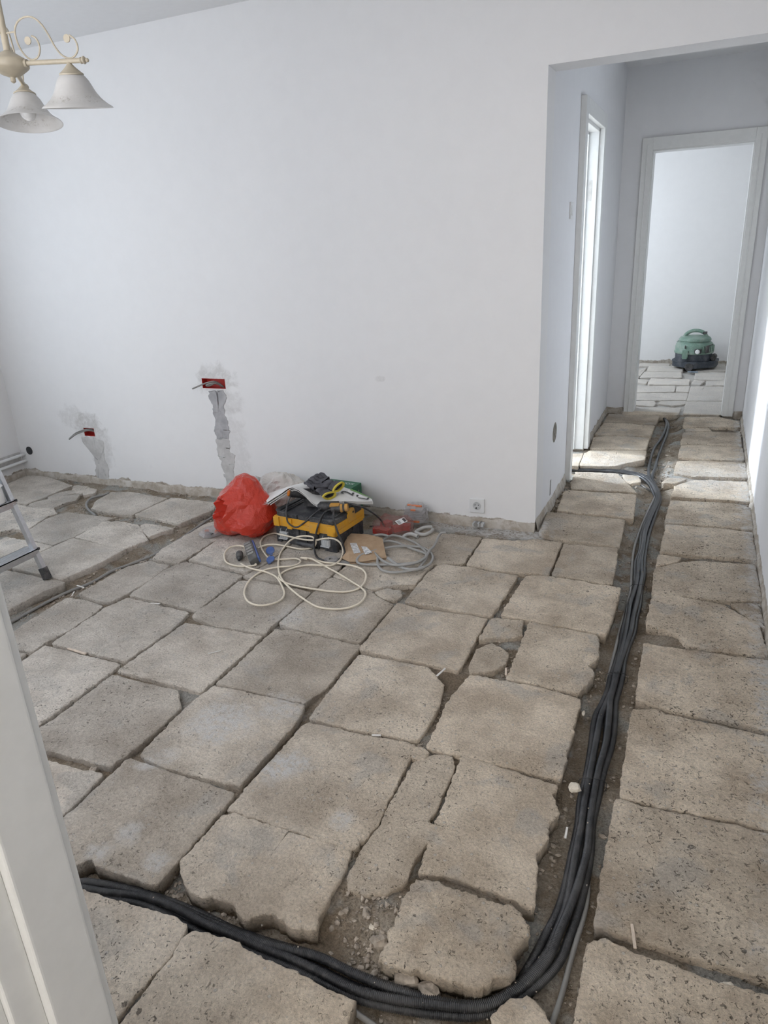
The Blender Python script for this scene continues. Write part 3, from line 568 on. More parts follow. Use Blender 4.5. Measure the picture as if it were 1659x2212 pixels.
# mortar over the wall chases
def patch(name, poly, off, mat, rough=0.006):
    P = np.array(poly + [poly[0]]); Q = resample(P, 0.006)[:-1]
    Q3 = np.c_[Q, np.zeros(len(Q))]
    Q = Q + rough * np.stack([fbm(Q3 * 45, 3, 3), fbm(Q3 * 45, 3, 9)], 1)
    c = Q.mean(0); n = len(Q); V = []; F = []
    rings = 7
    for k in range(rings):
        t = [0, 0.02, 0.10, 0.25, 0.45, 0.65, 0.85][k]
        R = Q + (c - Q) * t
        # keep strips narrow: shrink across x only
        if np.ptp(Q[:, 1]) > 2.2 * np.ptp(Q[:, 0]):
            zmid = Q[:, 1]; cxv = np.array([0.5 * (Q[np.abs(Q[:, 1] - z) < 0.02, 0].min() + Q[np.abs(Q[:, 1] - z) < 0.02, 0].max()) for z in zmid])
            R = np.stack([Q[:, 0] + (cxv - Q[:, 0]) * t, Q[:, 1] + (c[1] - Q[:, 1]) * t * 0.02], 1)
        h = -0.002 if k == 0 else off
        dz = 0.0 if k == 0 else 0.0012
        yy = YB - h - dz * fbm(np.c_[R * 60, np.full(n, 2.0)], 3, 4)
        V += [(R[i, 0], yy[i], R[i, 1]) for i in range(n)]
    for k in range(rings - 1):
        for i in range(n): F.append((k*n+i, k*n+(i+1) % n, (k+1)*n+(i+1) % n, (k+1)*n+i))
    F.append(tuple((rings-1)*n + i for i in range(n)))
    return mesh_obj(name, V, F, mat, WALL_BACK, True)
patch('mortar_patch', PUT1, 0.0022, M_PUTTY, 0.008); patch('mortar_patch', PUT1B, 0.0016, M_PUTTY2, 0.010)
patch('mortar_patch', PUT2, 0.0022, M_PUTTY2, 0.008)
# wall boxes with cable tails
def wall_box(hole, label, tails):
    x0, x1, z0, z1 = hole
    t = thing('wall_box', label, 'wall box', ((x0+x1)/2, YB, (z0+z1)/2))
    a, b = (x1-x0)/2, (z1-z0)/2; th = 0.002; m = MB()
    m.box((-a, 0.045, -b), (a, 0.047, b)); m.box((-a, 0.001, -b), (-a+th, 0.045, b)); m.box((a-th, 0.001, -b), (a, 0.045, b)); m.box((-a, 0.001, -b), (a, 0.045, -b+th)); m.box((-a, 0.001, b-th), (a, 0.045, b))
    m.build('shell', M_RED, t)
    for pts in tails: tube_obj('cable', smooth_path(pts, 0.005), 0.0048, M_GREYCABLE, 8, t)
wall_box(HA, 'wide red wall box with grey cable ends sticking out', [
    [(0.045, 0.04, -0.030), (0.035, 0.025, -0.012), (0.010, 0.0, 0.012), (-0.03, -0.03, 0.008), (-0.11, -0.07, -0.022)],
    [(0.030, 0.04, -0.030), (0.025, 0.02, -0.010), (0.008, -0.02, 0.006), (-0.035, -0.03, -0.006), (-0.02, -0.02, -0.010), (0.01, 0.01, 0.004)]])
wall_box(HB, 'small red wall box with a bent grey cable, nearer the corner', [
    [(0.04, 0.04, -0.026), (0.01, 0.02, 0.004), (-0.02, -0.01, 0.010), (-0.07, -0.05, -0.006), (-0.125, -0.07, -0.040)],
    [(0.035, 0.04, -0.024), (0.01, 0.025, 0.010), (-0.02, -0.005, 0.018), (-0.07, -0.045, 0.003), (-0.122, -0.066, -0.034)]])

# socket outlet
t = thing('socket_outlet', 'white wall socket low on the long wall beside the hall corner', 'socket', (-1.055, YB, 0.100))
m = MB(); m.box((-0.042, -0.010, -0.042), (0.042, 0.0005, 0.042)); m.build('plate', M_WHITE, t, bevel=0.005, seg=3)
m = MB(); m.lathe([(0.0225, 0.0), (0.0225, 0.0018), (0.020, 0.0018), (0.019, 0.0004)], 32, Matrix.Translation((0, -0.0102, 0)) @ Matrix.Rotation(math.pi/2, 4, 'X')); m.build('socket_well', plain('socket_grey', (0.52, 0.53, 0.53), 0.4), t, True)
m = MB()
for dx, dz in ((-0.0095, 0.006), (0.0095, 0.006)): m.cyl((dx, -0.0135, dz), (dx, -0.0095, dz), 0.0026, n=12)
m.build('contact_holes', M_DARK, t)
m = MB(); m.box((-0.003, -0.0135, -0.017), (0.003, -0.0095, -0.008), Matrix.Rotation(0.25, 4, 'Y')); m.build('earth_clip', M_DARK, t)
# light switch on the hall wall
t = thing('light_switch', 'white light switch on the hall wall before the doorway', 'switch', (XH, 4.205, 1.585))
m = MB(); m.box((-0.0005, -0.040, -0.042), (0.010, 0.040, 0.042)); m.build('plate', M_WHITE, t, bevel=0.003)
m = MB(); m.prism([(0.0095, -0.026), (0.015, -0.026), (0.0115, 0.026), (0.0095, 0.026)], -0.026, 0.026, Matrix.Rotation(math.pi/2, 4, 'X')); m.build('rocker', M_WHITE, t)
# open round junction hole in the hall wall
m = MB(); MM = Matrix.Translation((XH, 3.985, 0.413)) @ Matrix.Rotation(math.pi/2, 4, 'Y')
m.lathe([(0.058, 0.0005), (0.053, 0.002), (0.040, 0.0015), (0.001, 0.001)], 30, MM, cap=False)
m.build('plastered_hole', plain('old_plaster', (0.22, 0.20, 0.17), 0.95, var=0.3, scale=40, bump=0.8), WALL_HALL)
m = MB(); m.box((XH - 0.0005, 3.90, 0.06), (XH + 0.002, 3.925, 0.15)); m.build('scrape', plain('scrape_plaster', (0.36, 0.35, 0.34), 0.95), WALL_HALL)

# heating pipes at the foot of the left wall and the pipe hole in the corner
for z, nm in ((0.147, 'upper'), (0.098, 'lower')):
    P = np.array([(XL + 0.035, 0.6, z - 0.03), (XL + 0.035, 2.0, z - 0.016), (XL + 0.035, YB + 0.02, z)])
    o = tube_obj('heating_pipe', resample(P, 0.05), 0.0115, M_WHITE, 14)
    tag(o, 'white heating pipe along the left wall, %s of the two' % nm, 'pipe', 'heating pipes')
m = MB(); m.box((XL, 0.6, 0.085), (XL + 0.012, YB - 0.02, 0.165)); struct(m.build('trim_4', plain('pipe_backing_board', (0.55, 0.53, 0.51), 0.8), None), 'grey beige board behind the heating pipes')  # board in an even grey beige, darker than the wall paint
m = MB(); MM = Matrix.Translation((-4.447, YB, 0.178)) @ Matrix.Rotation(math.pi/2, 4, 'X')
m.lathe([(0.030, 0.0005), (0.030, 0.004), (0.022, 0.006), (0.010, 0.006), (0.001, 0.006)], 24, MM)
tag(m.build('pipe_plug', plain('black_rubber', (0.035, 0.036, 0.04), 0.6), None, True), 'dark round plug in the wall above the pipe ends', 'plug')
# rough remains of the skirting along the wall foot
def foot_strip(name, p0, p1, normal, h, seed, label):
    p0 = np.array(p0); p1 = np.array(p1); L = np.linalg.norm(p1 - p0); n = int(L / 0.02); V = []; F = []
    nn = np.array(normal); t = np.linspace(0, 1, n + 1); base = p0 + (p1 - p0) * t[:, None]
    q = np.c_[base * 9, np.full(n + 1, seed)]
    hh = np.clip(h * (0.75 + 0.30 * fbm(q, 3, 3)), 0.004, 0.1); dd = np.clip(0.010 + 0.008 * fbm(q * 1.7, 3, 8), 0.002, 0.03)
    for i in range(n + 1):
        b = base[i]
        V += [(*(b - nn * 0.002), hh[i]), (*(b + nn * 0.003), hh[i] - 0.001), (*(b + nn * (0.004 + dd[i] * .4)), hh[i] * 0.35), (*(b + nn * (0.006 + dd[i])), -0.03)]
    for i in range(n):
        for k in range(3): F.append((i*4+k, (i+1)*4+k, (i+1)*4+k+1, i*4+k+1))
    o = struct(mesh_obj(name, V, F, M_FOOT, None, True), label)
    return o
q = N('skirting_plaster'); v = q.pos()
c = q.mix(q.ramp(q.noise(v, 14, 6, 0.7), 0.35, 0.65), (0.38, 0.325, 0.26), (0.54, 0.50, 0.44))
c = q.mix(q.math('MULTIPLY', q.ramp(q.noise(v, 6, 5, 0.7), 0.52, 0.62), 0.6), c, (0.66, 0.63, 0.59))
M_FOOT = q.p(Base_Color=c, Roughness=0.95, Normal=q.bump(q.noise(v, 90, 6, 0.7), 0.8, 0.006))
foot_strip('baseboard_back', (XL, YB), (XH, YB), (0, -1), 0.034, 1, 'bare plaster where the skirting was torn off the long wall')
foot_strip('baseboard_left', (XL, YF), (XL, YB), (1, 0), 0.035, 2, 'bare plaster at the foot of the left wall')
foot_strip('baseboard_hall', (XH, YB), (XH, SD0 - 0.08), (1, 0), 0.050, 3, 'bare plaster at the foot of the hall wall before the doorway')
foot_strip('baseboard_hall_far', (XH, SD1 + 0.08), (XH, 6.37), (1, 0), 0.035, 4, 'bare plaster at the foot of the hall wall past the doorway')
foot_strip('baseboard_right', (XR, YF), (XR, 6.37), (-1, 0), 0.020, 5, 'bare plaster at the foot of the right wall')
foot_strip('baseboard_end', (XH, 6.38), (ED0 - 0.07, 6.38), (0, -1), 0.05, 6, 'bare plaster beside the far door frame')
foot_strip('baseboard_end_right', (ED1 + 0.07, 6.38), (XR, 6.38), (0, -1), 0.05, 7, 'bare plaster right of the far door frame')

# ------------------------------------------------------------------ concrete slabs, each a part of the floor
def poly_area(P): return 0.5 * sum(P[i-1][0]*P[i][1] - P[i][0]*P[i-1][1] for i in range(len(P)))
def slab_geo(poly, seed, thick=0.05, ds=0.008, rings=14, jag=0.0036, relief=1.0, tilt=0.004, edge=0.005, grow=0.0045):
    P = np.array(poly, float)
    if poly_area(P) < 0: P = P[::-1]
    # round the corners a little and roughen the outline
    Q = resample(np.vstack([P, P[:1]]), ds)[:-1]
    Tn = np.roll(Q, -1, 0) - np.roll(Q, 1, 0); Tn /= np.maximum(1e-9, np.linalg.norm(Tn, axis=1))[:, None]
    No = np.stack([-Tn[:, 1], Tn[:, 0]], 1)      # inward
    q3 = np.c_[Q, np.full(len(Q), seed * 1.7)]
    j = jag * (0.5 * fbm(q3 * 30, 2, seed) + 1.0 * fbm(q3 * 95, 3, seed + 3)) - grow
    Q = Q + No * j[:, None]
    c = Q.mean(0); n = len(Q); V = []; F = []
    size = math.sqrt(abs(poly_area(Q)))
    R0 = np.linalg.norm(Q - c, axis=1).mean(); ts = np.r_[0.0, 0.002 / R0, 0.006 / R0, 0.016 / R0, np.linspace(0.016 / R0 + 0.06, 0.94, rings - 4)]
    tx, ty = (np.array([mnoise.noise((seed * 3.1, 0, 0)), mnoise.noise((0, seed * 3.1, 1))]) * tilt)
    def zof(R): 
        r3 = np.c_[R, np.full(len(R), 0.3)]
        return relief * (0.0020 * fbm(r3 * 9, 2, 21) + 0.0017 * fbm(r3 * 33, 3, 22) + 0.0008 * vnoise(r3 * 110, 23)) + (R[:, 0]-c[0]) * tx * 3 + (R[:, 1]-c[1]) * ty * 3
    zb = [-thick, -0.5 * thick]
    for z in zb:
        R = Q + No * (0.002 + 0.003 * np.abs(fbm(np.c_[Q * 40, np.full(n, z * 90)], 2)))[:, None]
        V.append(np.c_[R, np.full(n, z)])
    for k, t in enumerate(ts):
        R = Q + (c - Q) * t
        drop = (edge, edge * 0.35, edge * 0.08)[k] if k < 3 else 0.0
        V.append(np.c_[R, zof(R) - drop * (0.7 + 0.6 * np.abs(vnoise(q3 * 50, 31)))])
    V.append(np.c_[c[None], zof(c[None])])
    L = len(zb) + len(ts); V = np.vstack(V)
    for k in range(L - 1):
        for i in range(n):
            i2 = (i + 1) % n; F.append((k*n+i, k*n+i2, (k+1)*n+i2, (k+1)*n+i))
    for i in range(n): F.append(((L-1)*n+i, (L-1)*n+(i+1) % n, L*n))
    F.append(tuple(reversed(range(n))))
    return V, F, c
def slab(poly, seed, parent=FLOOR, name='concrete_slab', mat=None, z=0.0, **kw):
    V, F, c = slab_geo(poly, seed, **kw)
    V = V - np.array([c[0], c[1], 0])
    return mesh_obj(name, V, F, mat or M_CONC, parent, True, (c[0], c[1], z))
def inside(p, poly):
    r = False; n = len(poly)
    for i in range(n):
        a, b = poly[i-1], poly[i]
        if (a[1] > p[1]) != (b[1] > p[1]) and p[0] < (b[0]-a[0]) * (p[1]-a[1]) / (b[1]-a[1]) + a[0]: r = not r
    return r
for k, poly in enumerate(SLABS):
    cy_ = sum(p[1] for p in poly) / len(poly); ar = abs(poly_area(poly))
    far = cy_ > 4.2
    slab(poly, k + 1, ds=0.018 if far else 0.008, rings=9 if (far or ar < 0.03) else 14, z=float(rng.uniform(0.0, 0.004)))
# the same 42 cm slabs laid where the picture does not reach
kk = 300
def fill(x0, x1, y0, y1):
    global kk
    y = y0; row = 0
    while y + 0.2 < y1:
        x = x0
        while x + 0.2 < x1:
            a, b, c_, d = x + 0.008, min(x + 0.412, x1), y + 0.008, min(y + 0.412, y1)
            pts = [(a + (b-a) * u, c_ + (d-c_) * w_) for u in (0.02, 0.25, 0.5, 0.75, 0.98) for w_ in (0.02, 0.25, 0.5, 0.75, 0.98)]
            if not any(inside(p, S) for S in SLABS for p in pts) and not any(seg_dist(np.array([[(a+b)/2, (c_+d)/2]]), pth)[0] < 0.26 for pth in (BC, np.array(TCAB))):
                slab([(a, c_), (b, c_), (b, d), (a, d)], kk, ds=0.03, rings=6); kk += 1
            x += 0.42
        y += 0.42; row += 1
fill(-4.50, -1.35, 0.42, 3.3); fill(-1.35, -0.62, 0.42, 0.78); fill(-0.60, 0.33, -0.45, 0.70); fill(-4.4, -0.95, 3.75, 6.35); fill(-2.1, -0.75, 6.6, 8.95); fill(0.30, 1.55, 6.6, 8.95)

# loose broken slab standing proud at the cable bend
V, F, c = slab_geo(LOOSE, 77, thick=0.052, ds=0.007, rings=18, jag=0.007, relief=2.0, tilt=0.0, edge=0.009, grow=0.0)
V = V - np.array([c[0], c[1], 0.0])
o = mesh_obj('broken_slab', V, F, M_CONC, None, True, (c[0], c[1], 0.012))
o.rotation_euler = (0.012, -0.01, 0)
tag(o, 'broken pale concrete slab lying loose at the bend of the black conduits', 'concrete slab')
# crumbled clumps under its near edge
def rock(name, c, r, seed, mat=None, sc=(1, 1, 0.75), parent=None, sub=2):
    bm = bmesh.new(); bmesh.ops.create_icosphere(bm, subdivisions=sub, radius=r)
    for v in bm.verts:
        n = mnoise.noise(v.co * (1.1 / r) + Vector((seed * 3.3, seed, 0))) * 0.6 + mnoise.noise(v.co * (2.7 / r) + Vector((seed, 0, 5))) * 0.35
        v.co = Vector((v.co.x * sc[0], v.co.y * sc[1], v.co.z * sc[2])) * (1 + n)
    me = bpy.data.meshes.new(name); bm.to_mesh(me); bm.free(); me.materials.append(mat or M_ROCK)
    o = bpy.data.objects.new(name, me); COL.objects.link(o); o.location = c
    if parent: o.parent = parent
    return o
# ================================================================== conduits in the trench
CR_ = 0.0105
def rib_profile(P, pitch, depth, near_y=2.35):
    """radius along the conduit: ribbed where it can be seen, smooth further off"""
    L = np.r_[0, np.cumsum(np.linalg.norm(np.diff(P, axis=0), axis=1))]
    return L
def conduit(path, label, near_only=True, seed=0):
    P = smooth_path(path, 0.01)
    # split in a near, ribbed stretch and a far, plain stretch
    Ln = np.linalg.norm(np.diff(P, axis=0), axis=1); S = np.r_[0, np.cumsum(Ln)]
    cut = S[-1]
    far = np.where((P[:, 1] > 2.3))[0]
    if len(far): cut = S[far[0]]
    pitch = 0.0040
    s1 = np.arange(0, cut, pitch / 4); s2 = np.arange(cut, S[-1], 0.012); s = np.r_[s1, s2]
    Q = np.stack([np.interp(s, S, P[:, k]) for k in range(3)], 1)
    ph = (np.arange(len(s1)) % 4)
    r1 = np.where((ph == 1) | (ph == 2), CR_, CR_ - 0.0017)
    r = np.r_[r1, np.full(len(s2), CR_ - 0.0005)]
    o = tube_obj('corrugated_conduit', Q, r, M_BLACK, 10)
    return tag(o, label, 'conduit', 'black conduits in the floor trench')
def bundle_path(frac, zlev, wob, seed):
    pts = []
    ext = [((-3.2, 0.83), (-3.2, 0.77)), ((-2.3, 0.87), (-2.3, 0.81)), ((-1.8, 0.885), (-1.8, 0.83)), ((-1.5, 0.895), (-1.49, 0.85))]
    for i, (a, b) in enumerate(ext + BUNDLE):
        a = np.array(a); b = np.array(b); w_ = np.linalg.norm(b - a)
        ins = min(CR_ / max(w_, 1e-6), 0.45)
        f = frac + wob * math.sin(i * 0.55 + seed) + 0.5 * wob * math.sin(i * 1.3 + seed * 2.1)
        f = min(1, max(0, f)); f = ins + (1 - 2 * ins) * f
        p = a + (b - a) * f
        z = -0.050 + CR_ + zlev * CR_ + 0.002 * math.sin(i * 0.9 + seed)
        pts.append((p[0], p[1], z))
    return pts
LB = ['black corrugated conduit on the inner edge of the bundle at the floor bend', 'black corrugated conduit second from the inner edge of the floor bundle',
      'black corrugated conduit in the middle of the floor bundle', 'black corrugated conduit second from the outer edge of the floor bundle', 'black corrugated conduit on the outer edge of the bundle at the floor bend']
def tail(path, br, off):
    br = [np.array(p) for p in br]; out = []
    for i, p in enumerate(br):
        d = br[min(i+1, len(br)-1)] - br[max(i-1, 0)]; d = d / np.linalg.norm(d); n = np.array([-d[1], d[0]])
        q_ = p + n * off; out.append((q_[0], q_[1], -0.040 + CR_))
    if br is not None:
        e = br[-1] + (br[-1] - br[-2]) / np.linalg.norm(br[-1] - br[-2]) * 1.2
        out.append((e[0], e[1], -0.040 + CR_))
    return path + out[1:]
specs = [(0.0, 0.3, 0.04, BRL, 0.014), (0.31, 1.5, 0.10, BRL, -0.006), (0.5, 0.0, 0.12, BRL, -0.022), (0.67, 1.7, 0.12, BRS, 0.0), (1.0, 0.4, 0.04, BRS2, 0.0)]
for k, (fr, zl, wb, br, off) in enumerate(specs):
    conduit(tail(bundle_path(fr, zl, wb, k * 1.9 + 0.4), br, off), LB[k], seed=k)
# binding wires round the bundle
for k, (p, q_, nm) in enumerate((((-0.208, 1.708), (-0.132, 1.722), 'nearest'), ((-0.208, 2.274), (-0.132, 2.292), 'middle'), ((-0.198, 3.011), (-0.127, 3.025), 'farthest'))):
    a = np.array(p); b = np.array(q_); c = (a + b) / 2; u = (b - a) / 2
    ang = np.linspace(0, 2*np.pi, 40, endpoint=False)
    loop = [np.array([*(c + u * math.copysign(abs(math.cos(t)) ** 0.6, math.cos(t))), -0.026 + 0.024 * math.copysign(abs(math.sin(t)) ** 0.6, math.sin(t))]) for t in ang]
    V, F = tube_geo(np.array(loop), 0.0009, 5, True)
    tag(mesh_obj('binding_wire', V, F, M_DARK, None, True), 'thin black binding wire round the conduits, %s of the three' % nm, 'wire', 'binding wires')
def floor_cable(name, path, r, label, z=0.0, mat=None, step=0.01):
    pts = [(x, y, bed_z(x, y) + r + z) for x, y in path]
    o = tube_obj(name, smooth_path(pts, step), r, mat or M_GREYCABLE, 10); return tag(o, label, 'cable')
floor_cable('grey_cable', GCAB, 0.0062, 'grey cable running under the black conduits through hall and room', 0.004)
floor_cable('grey_cable', GCAB2, 0.0062, 'short stretch of grey cable leaving the conduits at the bottom slab', 0.006)
floor_cable('grey_cable', TCAB, 0.0075, 'grey cable lying in the dug joint beside the stepladder', 0.002)
floor_cable('grey_cable', LCAB, 0.0075, 'bent end of grey cable under the small wall box', 0.006)

# rubble: countless crumbs along the trenches and joints (one object), plus single stones
m = MB()
ico = bmesh.new(); bmesh.ops.create_icosphere(ico, subdivisions=1, radius=1.0)
ico_v = [v.co.copy() for v in ico.verts]; ico_f = [tuple(v.index for v in f.verts) for f in ico.faces]; ico.free()
def crumb(x, y, z, r):
    S = [1 + rng.uniform(-0.35, 0.35) for _ in ico_v]; sc = rng.uniform(0.6, 1.3, 3)
    m.add([(x + v.x * r * s * sc[0], y + v.y * r * s * sc[1], z + v.z * r * s * sc[2] * 0.7) for v, s in zip(ico_v, S)], ico_f)
def crumbs_along(path, width, count, rmin, rmax, excl=0.0):
    path = np.array(path); S = np.r_[0, np.cumsum(np.linalg.norm(np.diff(path, axis=0), axis=1))]
    for _ in range(count):
        s = rng.uniform(0, S[-1]); x = np.interp(s, S, path[:, 0]); y = np.interp(s, S, path[:, 1])
        a = rng.uniform(0, 2*np.pi); d = width * rng.uniform(excl, 1.0)
        x += math.cos(a) * d; y += math.sin(a) * d
        if x > XR - 0.01 or (x < XL): continue
        r = rmin + (rmax - rmin) * rng.random() ** 3
        crumb(x, y, bed_z(x, y) + r * 0.3, r)
crumbs_along(BC[3:], 0.14, 1500, 0.0020, 0.0085, 0.35); crumbs_along(TCAB, 0.09, 700, 0.002, 0.010); crumbs_along(BRS, 0.13, 350, 0.003, 0.011)
crumbs_along([(-0.62, 1.10), (-0.48, 1.0)], 0.10, 260, 0.002, 0.010); crumbs_along([(-0.60, 2.33), (-0.52, 2.12)], 0.06, 160, 0.002, 0.008)
crumbs_along([(-0.70, 1.98), (-0.70, 1.65)], 0.03, 160, 0.002, 0.006); crumbs_along([(-0.70, 1.60), (-0.72, 1.15)], 0.035, 160, 0.002, 0.007); crumbs_along([(-0.70, 2.55), (-0.70, 2.95)], 0.03, 120, 0.002, 0.006)
crumbs_along([(-3.75, 3.2), (-3.45, 3.05), (-3.0, 2.95), (-2.65, 3.0)], 0.09, 380, 0.002, 0.011); crumbs_along([(-1.1, 0.99), (-0.9, 0.98)], 0.05, 120, 0.002, 0.008)
crumbs_along([(0.31, 2.4), (0.32, 6.2)], 0.03, 500, 0.002, 0.011); crumbs_along([(-0.70, 3.6), (-0.70, 4.4)], 0.04, 200, 0.003, 0.012); crumbs_along([(-4.45, 3.48), (-3.7, 3.49), (-2.7, 3.49)], 0.03, 160, 0.002, 0.010)
crumbs_along([(-1.3, 3.47), (-0.8, 3.49)], 0.03, 60, 0.002, 0.006); crumbs_along([(-0.3, 4.4), (-0.15, 4.6), (-0.22, 5.1)], 0.10, 200, 0.003, 0.012)
for _ in range(900):   # sparse grit on the slabs
    x = rng.uniform(-2.9, 0.3); y = rng.uniform(0.8, 3.5); r = rng.uniform(0.0010, 0.0026); crumb(x, y, 0.0025, r)
o = m.build('rubble', M_ROCK); tag(o, 'loose brown crumbs and grit in the dug joints of the floor', 'rubble', kind='stuff')

M_PALE = plain('pale_stone', (0.66, 0.60, 0.50), 0.9, var=0.1, bump=0.4)
tag(rock('stone', (-0.214, 1.665, -0.004), 0.016, 3, M_PALE, (1.0, 1.3, 0.8)), 'pale stone lying against the conduits beside the wide slab', 'stone')
tag(rock('stone', (-0.245, 2.033, -0.018), 0.009, 5, M_PALE, (0.6, 1.5, 0.6)), 'small pale elongated chip in the trench beside the conduits', 'stone')
tag(rock('stone', (-1.597, 1.226, -0.004), 0.011, 8, M_ROCK), 'round pebble in the wide dark joint near the door frame', 'stone')
tag(rock('stone', (0.178, 1.20, -0.008), 0.012, 9, M_PALE, (1.2, 0.8, 0.7)), 'white crumb in the joint at lower right', 'stone')
for k, (x, y, r, lab) in enumerate(((-0.455, 0.985, 0.022, 'brown clump of mortar under the left corner of the broken slab'), (-0.40, 0.975, 0.020, 'brown clump of mortar under the near edge of the broken slab'), (-0.545, 1.045, 0.017, 'flat shard of rubble left of the broken slab'), (-0.575, 1.07, 0.012, 'small white shard in the dirt left of the broken slab'))):
    tag(rock('stone', (x, y, -0.030), r, 20 + k, M_PALE if k == 3 else M_ROCK, (1.2, 0.9, 0.8)), lab, 'stone')
M_WOOD = plain('splinter_wood', (0.62, 0.52, 0.42), 0.8, var=0.15); M_PVC = plain('white_strip', (0.72, 0.70, 0.66), 0.6, var=0.05)
def stick(a, b, r, mat, label, z=0.004):
    a = Vector((*a, z)); b = Vector((*b, z + 0.002)); mm = MB(); d = b - a
    MM = Matrix.Translation(a) @ d.to_track_quat('X', 'Z').to_matrix().to_4x4()
    mm.box((0, -r, -r * 0.6), (d.length, r, r * 0.6), MM)
    o = mm.build('wood_splinter', mat, bevel=r * 0.25, seg=1); tag(o, label, 'splinter', 'splinters on the floor')
stick((-2.176, 2.159), (-2.128, 2.166), 0.004, M_PVC, 'white splinter in the joint left of the cream cord', 0.0)
stick((-2.243, 1.741), (-2.133, 1.730), 0.005, M_WOOD, 'pinkish brown wood splinter in a joint near the door frame', -0.004)
stick((-0.764, 2.044), (-0.750, 2.096), 0.0035, M_PVC, 'pale splinter at the corner of a slab in mid floor', 0.004)
stick((-0.852, 1.670), (-0.822, 1.677), 0.0035, M_PVC, 'short white splinter in a joint in mid floor', -0.002)
stick((-0.019, 1.266), (-0.007, 1.206), 0.0035, M_WOOD, 'wooden dowel stub lying across the joint at lower right', 0.005)
stick((-1.655, 1.888), (-1.619, 1.921), 0.002, M_PVC, 'thin white strip lying on a slab left of the middle', 0.005)
stick((-2.647, 2.184), (-2.591, 2.174), 0.003, M_PVC, 'white strip lying over the cable in the dug joint', 0.004)
stick((-2.603, 2.107), (-2.623, 2.142), 0.003, M_PVC, 'short pale splinter beside the cable in the dug joint', -0.006)
stick((-0.545, 2.178), (-0.533, 2.131), 0.0035, M_WOOD, 'pinkish splinter in the rubble pocket between small slabs', 0.002)
stick((-0.206, 1.485), (-0.208, 1.523), 0.003, M_PVC, 'pale splinter in the dirt left of the conduits', -0.02)

# ================================================================== chandelier
M_CREAM = plain('cream_enamel', (0.47, 0.415, 0.315), 0.45, var=0.10, scale=25)
q = N('marbled_glass'); v = q.obj(); z = q.xyz(v)[2]
band = q.math('MULTIPLY', q.ramp(q.math('ADD', z, q.math('MULTIPLY', q.math('SUBTRACT', q.noise(v, 60, 6, 0.7), 0.5), 0.02)), -0.094, -0.088), q.ramp(z, -0.074, -0.082))
vein = q.math('MULTIPLY', band, q.ramp(q.noise(v, 75, 6, 0.75, 0.5), 0.50, 0.62))
c = q.mix(q.ramp(q.noise(v, 9, 5, 0.6), 0.3, 0.7), (0.50, 0.49, 0.465), (0.61, 0.60, 0.58))
c = q.mix(q.math('MULTIPLY', vein, 0.7), c, (0.30, 0.27, 0.23))
M_SHADE = q.p(Base_Color=c, Roughness=0.35, Subsurface_Weight=0.25, Subsurface_Radius=(0.02, 0.02, 0.02), Subsurface_Scale=0.5)
HUB = Vector((-1.6435, 1.500, 1.9349))
CH = thing('chandelier', 'cream metal chandelier with scrolled arms and marbled bell shades', 'chandelier', (HUB.x, HUB.y, CE))
HZ = HUB.z - CE
m = MB(); m.lathe([(0.001, 0.0), (0.055, -0.002), (0.052, -0.02), (0.02, -0.05), (0.008, -0.06)], 28); m.build('canopy', M_CREAM, CH, True)
m = MB(); m.cyl((0, 0, -0.05), (0, 0, HZ + 0.02), 0.0082, n=16); m.build('rod', M_CREAM, CH, True)
m = MB(); m.lathe([(0.008, 0.022), (0.014, 0.019), (0.030, 0.009), (0.042, 0.002), (0.044, -0.001), (0.044, -0.014), (0.040, -0.018), (0.024, -0.029), (0.010, -0.034), (0.006, -0.035), (0.0065, -0.044), (0.003, -0.047), (0.0005, -0.048)], 36, Matrix.Translation((0, 0, HZ))); m.build('hub', M_CREAM, CH, True, angle=50)
SCR = [(0.0762,0.0449),(0.0857,0.0411),(0.0926,0.027),(0.092,0.0145),(0.0832,0.0008),(0.0636,-0.0032),(0.0458,0.0103),(0.0338,0.0348),(0.0332,0.0618),(0.047,0.0785),(0.0725,0.0852),(0.0944,0.0791),(0.1121,0.0622),(0.1246,0.04),(0.1366,0.0149),(0.1517,-0.003),(0.1706,-0.0106),(0.1873,-0.0055),(0.1968,0.0079),(0.1932,0.0254),(0.1804,0.0362)]
shade_prof = [(0.026, -0.028), (0.032, -0.033), (0.039, -0.042), (0.045, -0.054), (0.052, -0.068), (0.062, -0.082), (0.076, -0.094), (0.087, -0.101), (0.089, -0.104)]
